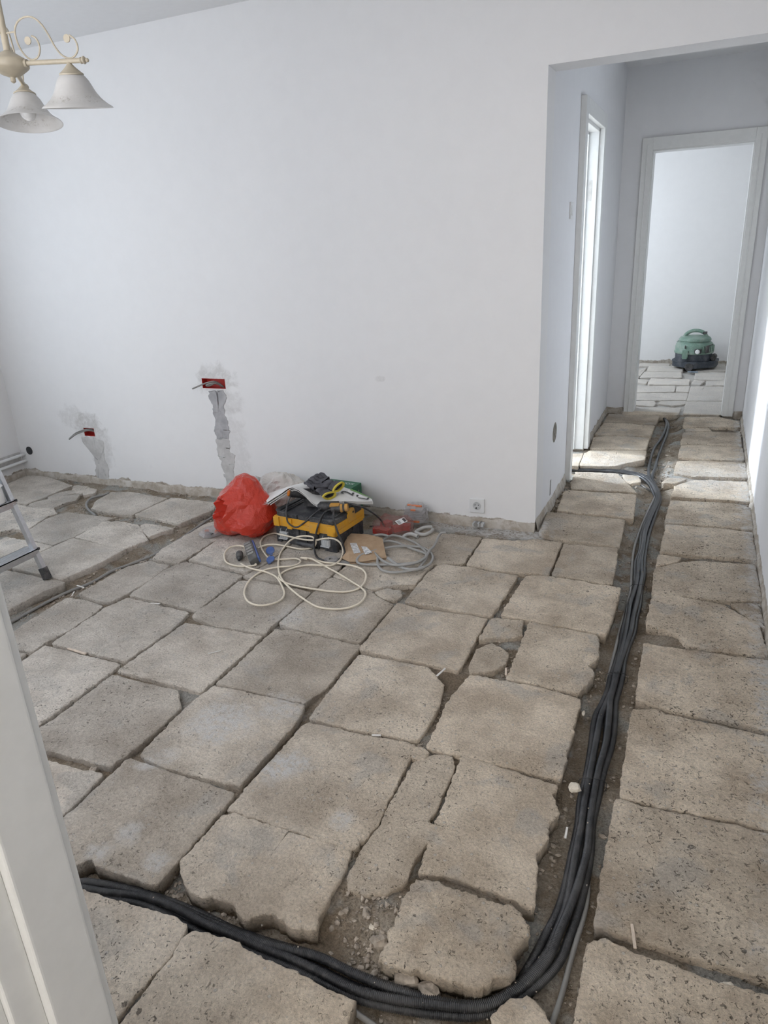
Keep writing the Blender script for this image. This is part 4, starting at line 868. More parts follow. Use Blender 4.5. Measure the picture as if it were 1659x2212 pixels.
for k in range(3):
    A = Matrix.Translation((0, 0, HZ)) @ Matrix.Rotation(math.radians(10 + 120 * k), 4, 'Z')
    m = MB(); m.cyl((0.040, 0, -0.0085), (0.206, 0, -0.0180), 0.0056, n=12)
    m.cyl((0.038, 0, -0.0085), (0.050, 0, -0.0092), 0.0085, n=14)
    for (x0, r_) in ((0.200, 0.0074), (0.208, 0.0086)): m.ball((x0, 0, -0.0178), r_, (0.55, 1, 1))
    m.ball((0.2165, 0, -0.0188), 0.0046); m.v = [tuple(A @ Vector(p)) for p in m.v]
    arm = m.build('arm', M_CREAM, CH, True)
    pts = smooth_path([(p[0], 0, p[1]) for p in SCR], 0.004)
    m = MB(); m.tube(pts, 0.0022, 8)
    for ax, az in ((0.0635, 0.0366), (0.1714, 0.0305)):
        m.lathe([(0.0005, -0.0012), (0.0088, -0.0012), (0.0092, 0), (0.0088, 0.0012), (0.0005, 0.0012)], 20, Matrix.Translation((ax, 0, az)) @ Matrix.Rotation(math.pi/2, 4, 'X'))
    m.cyl((0.004, 0, 0.058), (0.0335, 0, 0.0585), 0.0020, n=8)
    m.v = [tuple(A @ Vector(p)) for p in m.v]; m.build('scroll', M_CREAM, arm, True)
    B = A @ Matrix.Translation((0.1665, 0, -0.0165)) @ Matrix.Rotation((0.06, 0.15, 0.0)[k], 4, 'Y') @ Matrix.Rotation((0.13, 0.0, 0.0)[k], 4, 'X') @ Matrix.Scale(0.95, 4)
    m = MB(); m.lathe([(0.0055, 0.0), (0.0065, -0.006), (0.013, -0.013), (0.022, -0.021), (0.030, -0.027), (0.030, -0.030), (0.026, -0.030)], 28, B); m.build('shade_holder', M_CREAM, arm, True)
    prof = shade_prof + [(r - 0.003, zz + 0.0005) for r, zz in reversed(shade_prof)]
    m = MB(); m.lathe(prof, 40, None, cap=False); sh = m.build('shade', M_SHADE, arm, True, angle=70); sh.matrix_local = B
    m = MB(); m.cyl((0, 0, -0.03), (0, 0, -0.056), 0.012, n=14); m.ball((0, 0, -0.072), 0.023, (1, 1, 1.1)); m.v = [tuple(B @ Vector(p)) for p in m.v]; m.build('bulb', plain('bulb_glass', (0.75, 0.75, 0.74), 0.15), arm, True)

# ================================================================== stepladder
M_ALU = plain('aluminium', (0.62, 0.63, 0.65), 0.38, 0.85, var=0.06, scale=60); M_BLK = dusty('black_plastic', (0.03, 0.03, 0.032), (0.30, 0.28, 0.26), 0.5, 0.5)
LAD = thing('stepladder', 'aluminium stepladder with black feet at the left edge', 'stepladder', (-2.85, 2.0, 0.0))
sl = -0.312   # lean of the front rails in x per metre of height
def rail(y, mm, z0, z1, lean, x0=0.0, wx=0.030, wy=0.022):
    a = Vector((x0 + lean * z0, y, z0)); b = Vector((x0 + lean * z1, y, z1))
    ux = Vector((1, 0, -lean)).normalized() * (wx / 2); uy = Vector((0, wy / 2, 0))
    V = [a - ux - uy, a + ux - uy, a + ux + uy, a - ux + uy, b - ux - uy, b + ux - uy, b + ux + uy, b - ux + uy]
    mm.add(V, [(3,2,1,0),(4,5,6,7),(0,1,5,4),(1,2,6,5),(2,3,7,6),(3,0,4,7)])
for yy in (0.195, -0.215):
    m = MB(); rail(yy, m, 0.035, 1.18, sl, 0.0); m.build('rail', M_ALU, LAD, bevel=0.003)
    m = MB(); rail(yy, m, 0.003, 0.062, sl, 0.0, 0.037, 0.030); m.build('foot', M_BLK, LAD, bevel=0.004)
    m = MB(); rail(yy, m, 0.035, 1.16, 0.30, -0.75, 0.024, 0.020); m.build('rear_leg', M_ALU, LAD, bevel=0.003)
    m = MB(); rail(yy, m, 0.003, 0.060, 0.30, -0.75, 0.030, 0.028); m.build('foot', M_BLK, LAD, bevel=0.004)
for k in range(4):
    zt = 0.160 + 0.243 * k; xf = sl * zt + 0.022
    m = MB(); m.box((xf - 0.085, -0.225, zt - 0.004), (xf, 0.205, zt)); m.box((xf - 0.004, -0.225, zt - 0.032), (xf, 0.205, zt)); m.box((xf - 0.085, -0.225, zt - 0.025), (xf - 0.081, 0.205, zt))
    for j in range(6): m.box((xf - 0.078 + j * 0.012, -0.222, zt), (xf - 0.072 + j * 0.012, 0.202, zt + 0.0015))
    st_ = m.build('step', M_ALU, LAD)
    for yy in (0.205, -0.2255): 
        m = MB(); m.box((xf - 0.006, yy - 0.004, zt - 0.008), (xf + 0.003, yy + 0.006, zt + 0.004)); m.build('end_cap', M_BLK, st_, bevel=0.001)
    m = MB(); m.cyl((xf, 0.190, zt - 0.018), (xf + 0.003, 0.190, zt - 0.018), 0.004, n=12); m.build('rivet', M_ALU, st_)
m = MB(); m.box((-0.46, -0.225, 1.165), (-0.33, 0.205, 1.19)); m.build('top_platform', M_BLK, LAD, bevel=0.006)
# white container standing on the upper step
t = thing('plastic_jug', 'white plastic jug standing on the upper visible ladder step', 'jug', (-3.005, 2.135, 0.4065))
m = MB(); m.lathe([(0.044, 0.0), (0.046, 0.004), (0.042, 0.05), (0.036, 0.09), (0.033, 0.125), (0.028, 0.142), (0.016, 0.150), (0.001, 0.152)], 28); m.build('body', M_WHITE, t, True)
m = MB(); m.lathe([(0.0475, 0.080), (0.0375, 0.092), (0.0385, 0.1), (0.0365, 0.11)], 28, None, False); m.build('collar', M_WHITE, t, True)

# ================================================================== vacuum cleaner in the far room
M_VG = dusty('sage_green_plastic', (0.155, 0.255, 0.20), (0.45, 0.46, 0.43), 0.55, 0.45, 10); M_VN = dusty('slate_plastic', (0.030, 0.038, 0.052), (0.25, 0.26, 0.28), 0.35, 0.5, 12)
VC = thing('vacuum_cleaner', 'sage green and black drum vacuum cleaner against the far wall', 'vacuum cleaner', (-0.105, 8.65, 0.004), math.radians(-8))
def rounded(poly, r=0.05, n=5):
    out = []; k = len(poly)
    for i in range(k):
        p0, p1, p2 = (np.array(poly[j % k], float) for j in (i - 1, i, i + 1))
        a = p1 + (p0 - p1) / np.linalg.norm(p0 - p1) * r; b = p1 + (p2 - p1) / np.linalg.norm(p2 - p1) * r
        for s in np.linspace(0, 1, n): out.append(tuple((1-s)**2*a + 2*s*(1-s)*p1 + s*s*b))
    return out
m = MB(); tray = rounded([(-0.20, 0.17), (-0.215, -0.06), (0.03, -0.235), (0.245, -0.06), (0.245, 0.17)], 0.06); m.prism(tray, 0.022, 0.085); m.build('base_tray', M_VN, VC, bevel=0.008)
m = MB(); m.prism([(x * 1.025, y * 1.025) for x, y in tray], 0.070, 0.092); m.build('tray_rim', M_VN, VC, bevel=0.004)
for cx_, cy_, r_ in ((0.0, -0.215, 0.042), (-0.16, 0.12, 0.03), (0.20, 0.12, 0.03)):
    m = MB(); m.cyl((cx_, cy_ - 0.012, r_), (cx_, cy_ + 0.022, r_), r_, n=24); m.build('caster', M_BLK, VC, bevel=0.004)
m = MB(); m.lathe([(0.185, 0.085), (0.188, 0.10), (0.190, 0.165), (0.186, 0.172)], 44); m.build('tank', M_VN, VC, True)
m = MB(); m.lathe([(0.198, 0.170), (0.202, 0.176), (0.202, 0.190), (0.197, 0.196), (0.196, 0.240), (0.188, 0.268), (0.172, 0.284), (0.160, 0.290), (0.158, 0.298), (0.166, 0.304), (0.164, 0.322), (0.150, 0.338), (0.10, 0.350), (0.001, 0.354)], 44); m.build('motor_head', M_VG, VC, True)
m = MB(); m.tube(smooth_path([(-0.115, 0, 0.335), (-0.085, 0, 0.375), (-0.03, 0, 0.402), (0.04, 0, 0.402), (0.09, 0, 0.378), (0.125, 0, 0.330)], 0.01), 0.019, 12); m.build('handle', M_VG, VC, True)
m = MB(); m.box((0.075, -0.03, 0.37), (0.115, 0.03, 0.395)); m.build('cable_hook', M_BLK, VC, bevel=0.004)
m = MB(); m.box((-0.085, -0.215, 0.135), (-0.025, -0.175, 0.215)); m.box((-0.080, -0.222, 0.125), (-0.030, -0.190, 0.150)); m.build('latch', M_VG, VC, bevel=0.004)
m = MB(); m.box((0.035, -0.206, 0.185), (0.105, -0.150, 0.232)); m.build('switch_recess', M_BLK, VC, bevel=0.008)
m = MB(); m.lathe([(0.024, 0), (0.026, 0.006), (0.024, 0.020), (0.018, 0.026), (0.001, 0.027)], 8, Matrix.Translation((0.070, -0.205, 0.206)) @ Matrix.Rotation(math.pi/2, 4, 'X')); m.build('knob', M_WHITE, VC, True)
for k in range(6):
    a = math.radians(-52 + 9.5 * k); R_ = Matrix.Rotation(a, 4, 'Z'); m = MB(); m.box((0.190, -0.010, 0.195), (0.207, 0.010, 0.262), R_); m.build('vent_slat', M_VG, VC, bevel=0.003)
m = MB(); m.box((0.186, -0.15, 0.190), (0.195, 0.02, 0.268), Matrix.Rotation(math.radians(-14), 4, 'Z')); m.build('vent_back', M_BLK, VC)
m = MB(); m.box((-0.065, -0.2015, 0.235), (-0.058, -0.185, 0.268)); m.build('seam', M_BLK, VC)
m = MB(); m.cyl((0.212, -0.03, 0.088), (0.212, -0.03, 0.115), 0.022, n=20); m.cyl((0.212, -0.055, 0.128), (0.212, 0.02, 0.132), 0.030, n=24); m.build('hose_port', M_BLK, VC, True)
m = MB(); m.lathe([(0.02, 0), (0.022, 0.004), (0.016, 0.008)], 12, Matrix.Translation((-0.165, -0.02, 0.290)) @ Matrix.Rotation(-0.5, 4, 'Y')); m.build('button', M_VG, VC, True)
m = MB(); m.box((-0.05, -0.028, 0.0), (0.05, 0.028, 0.004)); tag(m.build('blue_scrap', plain('blue_grey_card', (0.30, 0.36, 0.43), 0.7), bevel=0.001, loc=(-0.09, 8.36, 0.006)), 'flat blue grey scrap on the floor before the vacuum cleaner', 'scrap')
# ================================================================== tool case and what lies around it
M_YEL = dusty('yellow_plastic', (0.72, 0.36, 0.020), (0.42, 0.31, 0.18), 0.45, 0.5, 14); M_CASE = dusty('charcoal_plastic', (0.026, 0.028, 0.033), (0.24, 0.235, 0.23), 0.62, 0.5, 12); M_LATCH = dusty('latch_metal', (0.50, 0.52, 0.53), (0.45, 0.42, 0.38), 0.5, 0.4)
TB = thing('tool_case', 'black and yellow plastic tool case under the sacks and gloves', 'tool case', (-1.995, 2.952, 0.002), math.radians(-6.5))
Wd, Dp = 0.385, 0.275
m = MB(); m.box((0.006, 0.008, 0.006), (Wd - 0.006, Dp - 0.004, 0.100)); 
for x0, x1 in ((0.0, 0.030), (0.080, 0.150), (0.168, 0.200), (0.215, 0.270), (Wd - 0.075, Wd)): m.box((x0, 0.0, 0.0), (x1, 0.020, 0.094))
for y0, y1 in ((0.05, 0.10), (0.16, 0.22)): m.box((Wd - 0.02, y0, 0.012), (Wd, y1, 0.094)); m.box((0, y0, 0.012), (0.02, y1, 0.094))
m.build('lower_shell', M_CASE, TB, bevel=0.003)
m = MB(); m.box((-0.002, -0.001, 0.096), (Wd + 0.002, Dp, 0.150))
for x0, x1, dz in ((-0.004, 0.032, 0), (0.085, 0.115, -0.006), (0.228, 0.285, -0.006), (Wd - 0.045, Wd + 0.006, -0.004)): m.box((x0, -0.010, 0.096 + dz), (x1, 0.01, 0.146))
m.box((0.115, -0.007, 0.096), (0.228, 0.01, 0.122)); m.box((Wd - 0.01, -0.010, 0.092), (Wd + 0.006, Dp - 0.02, 0.118))
for y0 in (0.045, 0.085): m.box((Wd, y0, 0.118), (Wd + 0.003, y0 + 0.03, 0.148))
yl = m.build('yellow_lid_band', M_YEL, TB, bevel=0.0035)
m = MB(); m.prism([(0.115, 0.120), (0.185, 0.120), (0.180, 0.185), (0.172, 0.192), (0.140, 0.192), (0.115, 0.165)], Wd - 0.012, Wd + 0.005, Matrix(((0,0,1,0),(1,0,0,0),(0,1,0,0),(0,0,0,1)))); ear = m.build('side_ear', M_YEL, TB, bevel=0.003)
m = MB(); m.cyl((Wd + 0.004, 0.165, 0.170), (Wd + 0.0065, 0.165, 0.170), 0.006, n=16); m.build('ear_hole', M_DARK, ear)
m = MB(); m.prism(rounded([(0.002, 0.002), (Wd - 0.002, 0.002), (Wd - 0.002, Dp - 0.002), (0.002, Dp - 0.002)], 0.03), 0.148, 0.176)
for x0, x1 in ((0.0, 0.032), (0.045, 0.056), (0.060, 0.071)): m.box((x0 + 0.002, 0.010, 0.170), (x1, Dp - 0.03, 0.182))
for x0, x1 in ((0.085, 0.15), (0.16, 0.22), (0.23, 0.29), (0.31, Wd - 0.01)): m.box((x0, -0.003, 0.150), (x1, 0.03, 0.174))
m.box((0.30, 0.03, 0.172), (Wd - 0.03, Dp - 0.05, 0.182)); m.lathe([(0.03, 0.18), (0.03, 0.1845), (0.024, 0.1845), (0.024, 0.18)], 28, Matrix.Translation((0.335, 0.055, 0)), cap=False)
m.build('lid', M_CASE, TB, bevel=0.004)
for x0 in (0.030, 0.300):
    m = MB(); m.box((x0, -0.012, 0.030), (x0 + 0.052, 0.004, 0.066), Matrix.Translation((0, 0, 0)))
    for j in range(4): m.box((x0 + 0.006 + j * 0.012, -0.0145, 0.034), (x0 + 0.011 + j * 0.012, -0.011, 0.062))
    m.box((x0 - 0.003, -0.020, 0.028), (x0 + 0.052, -0.008, 0.034)); l_ = m.build('latch', M_LATCH, TB, bevel=0.0015)
    for xx in (x0 + 0.008, x0 + 0.044):
        m = MB(); m.tube(smooth_path([(xx, -0.008, 0.064), (xx, -0.010, 0.075), (xx + 0.001, -0.004, 0.086)], 0.004), 0.0014, 6); m.build('latch_wire', M_LATCH, l_, True)
m = MB(); m.tube(smooth_path([(0.150, 0.004, 0.022), (0.152, -0.016, 0.024), (0.170, -0.020, 0.025), (0.230, -0.020, 0.025), (0.252, -0.016, 0.024), (0.254, 0.004, 0.022)], 0.006), 0.013, 12); m.build('carry_handle', M_CASE, TB, True)

# rotary hammer and grinder lying on the case lid
M_TOOL = dusty('tool_black', (0.025, 0.025, 0.027), (0.22, 0.21, 0.20), 0.45, 0.45); M_ORG = plain('orange_button', (0.62, 0.19, 0.015), 0.45); M_ORT = dusty('amber_plastic', (0.55, 0.27, 0.03), (0.3, 0.27, 0.22), 0.4)
t = thing('rotary_hammer', 'black power tool with an orange round end under the sacks', 'power tool', (-1.84, 3.06, 0.188))
a = Vector((-0.079, -0.062, 0.082)); b = Vector((0.085, 0.085, 0.036)); d = (b - a)
m = MB(); m.cyl(a, a + d * 0.55, 0.022, 0.030); m.cyl(a + d * 0.5, b, 0.033, 0.030); m.box((-0.02, -0.02, 0.0), (0.06, 0.05, 0.04)); body = m.build('body', M_TOOL, t, True)
m = MB(); m.lathe([(0.019, 0), (0.0185, 0.006), (0.014, 0.010), (0.001, 0.011)], 20, Matrix.Translation(a) @ (-d).to_track_quat('Z', 'Y').to_matrix().to_4x4()); m.build('end_button', M_ORG, t, True)
m = MB(); m.tube(smooth_path([(-0.068, -0.070, 0.07), (-0.070, -0.115, 0.02), (-0.068, -0.128, -0.02), (-0.060, -0.132, -0.058), (-0.016, -0.134, -0.078), (0.040, -0.134, -0.046), (0.082, -0.130, -0.008), (0.108, -0.108, 0.016), (0.128, -0.078, 0.026)], 0.008), 0.0042, 8); m.build('power_cord', M_TOOL, t, True)
t = thing('angle_grinder', 'black and amber power tool at the front of the case lid', 'power tool', (-1.66, 3.02, 0.187))
m = MB(); m.cyl((-0.072, -0.030, 0.028), (0.02, -0.005, 0.034), 0.026, 0.024); m.cyl((-0.085, -0.034, 0.026), (-0.07, -0.030, 0.028), 0.015, 0.026); m.build('body', M_TOOL, t, True)
m = MB(); m.cyl((0.0, -0.045, 0.026), (0.075, -0.025, 0.036), 0.021, 0.018); m.build('grip', M_TOOL, t, True)
m = MB(); m.cyl((0.045, -0.034, 0.032), (0.056, -0.030, 0.033), 0.0215, n=24); m.cyl((0.068, -0.027, 0.035), (0.082, -0.023, 0.036), 0.0205, n=24); m.build('amber_rings', M_ORT, t, True)
m = MB(); m.box((-0.02, -0.055, 0.040), (0.03, -0.02, 0.054), Matrix.Rotation(0.25, 4, 'Z')); m.build('amber_housing', M_ORT, t, bevel=0.004)
m = MB(); m.tube(smooth_path([(0.0, -0.055, 0.030), (-0.02, -0.085, 0.022), (-0.045, -0.108, -0.03), (-0.060, -0.118, -0.08), (-0.075, -0.125, -0.14), (-0.06, -0.15, -0.178), (-0.01, -0.205, -0.180), (0.05, -0.225, -0.180)], 0.008), 0.0048, 8); m.build('power_cord', M_TOOL, t, True)
m = MB(); m.tube(smooth_path([(0.02, -0.055, 0.026), (0.035, -0.09, 0.03), (0.045, -0.115, 0.01), (0.068, -0.125, -0.06), (0.094, -0.128, -0.125), (0.104, -0.135, -0.168), (0.100, -0.160, -0.180), (0.09, -0.20, -0.181)], 0.008), 0.0050, 8); m.build('second_cord', M_TOOL, t, True)
m = MB(); m.tube(smooth_path([(0.05, 0.0, 0.052), (0.12, 0.03, 0.03), (0.155, 0.09, -0.02), (0.16, 0.20, -0.11), (0.155, 0.255, -0.178), (0.172, 0.245, -0.181), (0.168, 0.275, -0.181), (0.13, 0.295, -0.181), (0.06, 0.26, -0.181)], 0.008), 0.0048, 8); m.build('third_cord', M_TOOL, t, True)
# cutting disc on the floor
m = MB(); m.lathe([(0.012, 0.0), (0.034, 0.0), (0.036, 0.003), (0.036, 0.006), (0.020, 0.008), (0.012, 0.007), (0.012, 0.0)], 36, None, False)
tag(m.build('grinding_disc', plain('grey_abrasive', (0.30, 0.285, 0.27), 0.8), None, True, loc=(-1.600, 2.822, 0.004)), 'grey grinding disc lying in front of the tool case', 'disc')
m = MB(); m.box((-0.06, -0.02, 0), (0.06, 0.02, 0.004)); tag(m.build('card_scrap', plain('dusty_scrap', (0.25, 0.245, 0.235), 0.9), loc=(-1.545, 2.81, 0.003)), 'dusty grey scrap under the cream cord beside the disc', 'scrap')

# woven sacks folded over the tools
q = N('woven_sack'); v = q.obj(); X, Y, Z_ = q.xyz(v)
wv = q.n('TexWave', Vector=v, Scale=220.0).outputs[0]
M_SACK = q.p(Base_Color=q.mix(q.ramp(q.noise(v, 12, 5), 0.3, 0.7), (0.74, 0.725, 0.695), (0.84, 0.83, 0.81)), Roughness=0.6, Normal=q.bump(q.math('ADD', wv, q.math('MULTIPLY', q.noise(v, 14, 5), 6.0)), 0.25, 0.002))
SK = thing('woven_sacks', 'stack of folded white woven sacks with printed end over the tool case', 'sack', (-1.80, 3.05, 0.25))
fr = [(-2.055, 2.985, 0.208), (-1.97, 2.985, 0.262), (-1.885, 2.985, 0.308), (-1.825, 2.985, 0.279), (-1.763, 2.985, 0.231), (-1.70, 3.00, 0.226), (-1.637, 3.03, 0.240), (-1.565, 3.09, 0.226), (-1.508, 3.140, 0.214)]
bk = [(-2.170, 3.12, 0.190), (-2.07, 3.12, 0.230), (-1.94, 3.12, 0.276), (-1.88, 3.17, 0.276), (-1.82, 3.20, 0.262), (-1.74, 3.21, 0.256), (-1.667, 3.20, 0.247), (-1.60, 3.20, 0.226), (-1.520, 3.165, 0.216)]
FRs = smooth_path(fr, 0.008); BKs = smooth_path(bk, 0.008)
FRs = resample(FRs, 0.007); n_ = len(FRs) - 1
S_ = np.linspace(0, 1, len(BKs)); BKs = np.stack([np.interp(np.linspace(0, 1, n_ + 1), S_, BKs[:, k]) for k in range(3)], 1)
org = np.array([-1.80, 3.05, 0.25])
for lay in range(5):
    V = []; F = []; nv = 16
    for i in range(n_ + 1):
        for j in range(nv + 1):
            p = FRs[i] + (BKs[i] - FRs[i]) * (j / nv)
            p = p + np.array([0, 0, 0.0025 * mnoise.noise((p[0] * 14, p[1] * 14, lay * 0.6)) - lay * 0.0048])
            p = p + np.array([0.012 * (lay % 3) * (1 - i / n_), 0.002 * lay, 0]); V.append(p - org)
    b0 = len(V)
    V += [v_ - np.array([0, 0, 0.0022]) for v_ in V]
    for i in range(n_):
        for j in range(nv):
            a_ = i*(nv+1)+j; F.append((a_, a_+nv+1, a_+nv+2, a_+1)); F.append((b0+a_+1, b0+a_+nv+2, b0+a_+nv+1, b0+a_))
    for i in range(n_):
        for j in (0, nv):
            a_ = i*(nv+1)+j; F.append((a_, a_+nv+1, b0+a_+nv+1, b0+a_))
    for j in range(nv):
        for i in (0, n_):
            a_ = i*(nv+1)+j; F.append((a_, a_+1, b0+a_+1, b0+a_))
    o = mesh_obj('sack_layer', V, F, M_SACK, SK); 
    bm = bmesh.new(); bm.from_mesh(o.data); bmesh.ops.recalc_face_normals(bm, faces=bm.faces); bm.to_mesh(o.data); bm.free()
m = MB()   # frayed threads at the left end
for k in range(70):
    u = rng.uniform(0, 1); p = FRs[0] + (BKs[0] - FRs[0]) * u - org + np.array([0.01, 0, -rng.uniform(0, 0.018)])
    d = np.array([-1.0, rng.uniform(-0.5, 0.3), rng.uniform(-0.9, 0.1)]); d /= np.linalg.norm(d); L_ = rng.uniform(0.015, 0.05)
    m.add([p, p + [0, 0.003, 0.001], p + d * L_ + [0, 0.002, 0], p + d * L_], [(0, 1, 2, 3)])
m.build('frayed_edge', M_SACK, SK)
M_INK = plain('black_print', (0.05, 0.05, 0.05), 0.6); M_INKG = plain('green_print', (0.16, 0.36, 0.09), 0.6)
def text_mesh(name, body, size, mat, parent, M4, depth=0.0004, bold=0.0):
    cu = bpy.data.curves.new(name, 'FONT'); cu.body = body; cu.size = size; cu.extrude = depth; cu.align_x = 'CENTER'; cu.align_y = 'CENTER'; cu.offset = bold
    tmp = bpy.data.objects.new(name, cu); COL.objects.link(tmp)
    me = bpy.data.meshes.new_from_object(tmp.evaluated_get(bpy.context.evaluated_depsgraph_get()))
    bpy.data.objects.remove(tmp, do_unlink=True)
    me.materials.clear(); me.materials.append(mat)
    o = bpy.data.objects.new(name, me); COL.objects.link(o); o.parent = parent; o.matrix_local = M4; return o
def sheet_frame(s, j):
    """point, along and across directions of the top sheet at fraction s along and j across"""
    i = int(s * n_); i = max(1, min(n_ - 1, i))
    p = FRs[i] + (BKs[i] - FRs[i]) * j; a_ = (FRs[i+1] + (BKs[i+1] - FRs[i+1]) * j) - (FRs[i-1] + (BKs[i-1] - FRs[i-1]) * j)
    b_ = BKs[i] - FRs[i]; a_ = Vector(a_).normalized(); nrm = a_.cross(Vector(b_)).normalized(); c_ = nrm.cross(a_).normalized()
    return Vector(p - org), a_, c_, nrm
def on_sheet(s, j, rot, lift=0.004):
    p, a_, c_, nr = sheet_frame(s, j)
    M4 = Matrix(((a_.x, c_.x, nr.x, p.x + nr.x * lift), (a_.y, c_.y, nr.y, p.y + nr.y * lift), (a_.z, c_.z, nr.z, p.z + nr.z * lift), (0, 0, 0, 1)))
    return M4 @ Matrix.Rotation(rot, 4, 'Z')
text_mesh('printed_letters', '2', 0.095, M_INK, SK, on_sheet(0.785, 0.58, math.pi / 2), bold=0.001)
text_mesh('printed_letters', '-', 0.085, M_INK, SK, on_sheet(0.855, 0.56, math.pi / 2), bold=0.001)
text_mesh('printed_letters', 'L', 0.075, M_INK, SK, on_sheet(0.925, 0.45, math.pi / 2), bold=0.001)
V = []; F = []
for i in range(int(n_ * 0.80), n_ + 1):
    for j in (0.90, 1.01):
        p = FRs[i] + (BKs[i] - FRs[i]) * j - org; V.append(p + [0, 0, 0.0035])
for i in range(len(V) // 2 - 1): F.append((2*i, 2*i+1, 2*i+3, 2*i+2))
mesh_obj('green_border', V, F, M_INKG, SK)

# work gloves on the sacks
M_GLOVE = plain('charcoal_knit', (0.078, 0.076, 0.086), 0.9, var=0.3, scale=25, bump=0.8, bscale=90); M_CUFF = plain('yellow_cuff', (0.62, 0.50, 0.06), 0.8, var=0.1, bump=0.3)
def glove(loc, rot, label, curl, flip=1):
    t = thing('work_glove', label, 'glove', loc, 0.0, 'work gloves on the sacks'); t.rotation_euler = rot
    Vv = [(0, 0, 0), (0, 0.03, 0.002), (0.0, 0.062, 0.004)]; Ee = [(0, 1), (1, 2)]; Rr = [0.030, 0.036, 0.036]
    for k, (x, ln) in enumerate(((-0.033, 0.052), (-0.011, 0.066), (0.011, 0.070), (0.033, 0.060))):
        b = len(Vv); Vv += [(x * flip, 0.082, 0.004), (x * 1.12 * flip, 0.082 + ln * 0.5, 0.010 + curl * (0.4 + 0.2 * k)), (x * 1.2 * flip, 0.082 + ln, 0.002 + curl * 0.2 * (k % 2))]
        Rr += [0.0135, 0.0115, 0.0095]; Ee += [(2, b), (b, b + 1), (b + 1, b + 2)]
    b = len(Vv); Vv += [(0.040 * flip, 0.045, 0.0), (0.060 * flip, 0.075, 0.004), (0.066 * flip, 0.098, 0.0)]; Rr += [0.014, 0.012, 0.0095]; Ee += [(1, b), (b, b + 1), (b + 1, b + 2)]
    me = bpy.data.meshes.new('hand'); me.from_pydata(Vv, Ee, []); o = bpy.data.objects.new('hand', me); COL.objects.link(o); o.parent = t
    sk = o.modifiers.new('skin', 'SKIN'); sk.use_smooth_shade = True
    for i, s in enumerate(me.skin_vertices[0].data): s.radius = (Rr[i], Rr[i] * (0.42 if i < 3 else 0.85)); s.use_root = (i == 0)
    o.modifiers.new('sub', 'SUBSURF').levels = 2
    dg = bpy.context.evaluated_depsgraph_get(); me2 = bpy.data.meshes.new_from_object(o.evaluated_get(dg)); o.modifiers.clear(); o.data = me2; me2.materials.clear(); me2.materials.append(M_GLOVE)
    for v_ in me2.vertices:
        c_ = v_.co; v_.co.z += 0.0045 * mnoise.noise(c_ * 60) + 0.006 * mnoise.noise(c_ * 22); v_.co.z *= 0.85
    me2.polygons.foreach_set('use_smooth', [True] * len(me2.polygons))
    ang = np.linspace(0, 2*np.pi, 36, endpoint=False)
    for nm, mat, y0, y1, rr in (('cuff', M_GLOVE, 0.0, -0.038, 0.0), ('cuff_band', M_CUFF, -0.036, -0.046, 0.0)):
        mm = MB(); V = []; F = []
        prof = [(y0, 0.0, 1.0), (y1, 0.0, 1.12), (y1, -0.003, 1.02), (y0, -0.003, 0.9)] if nm == 'cuff' else [(y0, 0.002, 1.12), (y1, 0.002, 1.15), (y1, -0.004, 1.06), (y0, -0.004, 1.03)]
        for (yy, dr, s) in prof:
            for a_ in ang:
                wob = 1 + 0.10 * math.sin(a_ * 3 + 1.0)
                V.append(((0.036 * s + dr) * math.cos(a_), yy, (0.017 * s + dr) * math.sin(a_) * wob + 0.003 * math.sin(2 * a_)))
        n = len(ang)
        for k in range(4):
            for i in range(n): F.append((k*n+i, k*n+(i+1) % n, ((k+1) % 4)*n+(i+1) % n, ((k+1) % 4)*n+i))
        mm.add(V, F); mm.build(nm, mat, t, True, angle=60)
glove((-1.742, 3.060, 0.268), (0.20, 0.10, math.radians(64)), 'charcoal work glove with yellow cuff, lower of the pair on the sacks', 0.010)
glove((-1.715, 3.105, 0.296), (0.12, -0.22, math.radians(72)), 'charcoal work glove with yellow cuff, upper of the pair on the sacks', 0.018, -1)

# green carton behind the case
M_GRN = plain('green_carton', (0.022, 0.13, 0.062), 0.5, var=0.06); M_PRW = plain('white_print', (0.50, 0.56, 0.53), 0.6)
t = thing('green_carton', 'dark green carton with white lettering behind the tool case', 'carton', (-1.835, 3.425, 0.005), math.radians(-5))
m = MB(); m.box((-0.115, -0.06, 0.0), (0.095, 0.065, 0.180)); m.build('box', M_GRN, t, bevel=0.0015)
m = MB(); m.box((-0.114, -0.0605, 0.176), (0.094, -0.0598, 0.1805)); m.build('flap_edge', plain('green_edge', (0.015, 0.09, 0.045), 0.6), t)
text_mesh('printed_letters', 'KOMTEC', 0.036, M_PRW, t, Matrix.Translation((-0.005, 0.026, 0.1802)) @ Matrix.Rotation(math.pi, 4, 'Z'), bold=0.0006)
text_mesh('printed_letters', '5', 0.024, M_PRW, t, Matrix.Translation((0.0952, 0.030, 0.140)) @ Matrix.Rotation(math.pi/2, 4, 'Z') @ Matrix.Rotation(math.pi/2, 4, 'X') @ Matrix.Rotation(math.pi, 4, 'Z'))
text_mesh('printed_letters', 'J', 0.030, M_PRW, t, Matrix.Translation((0.0952, -0.022, 0.128)) @ Matrix.Rotation(math.pi/2, 4, 'Z') @ Matrix.Rotation(math.pi/2, 4, 'X'))

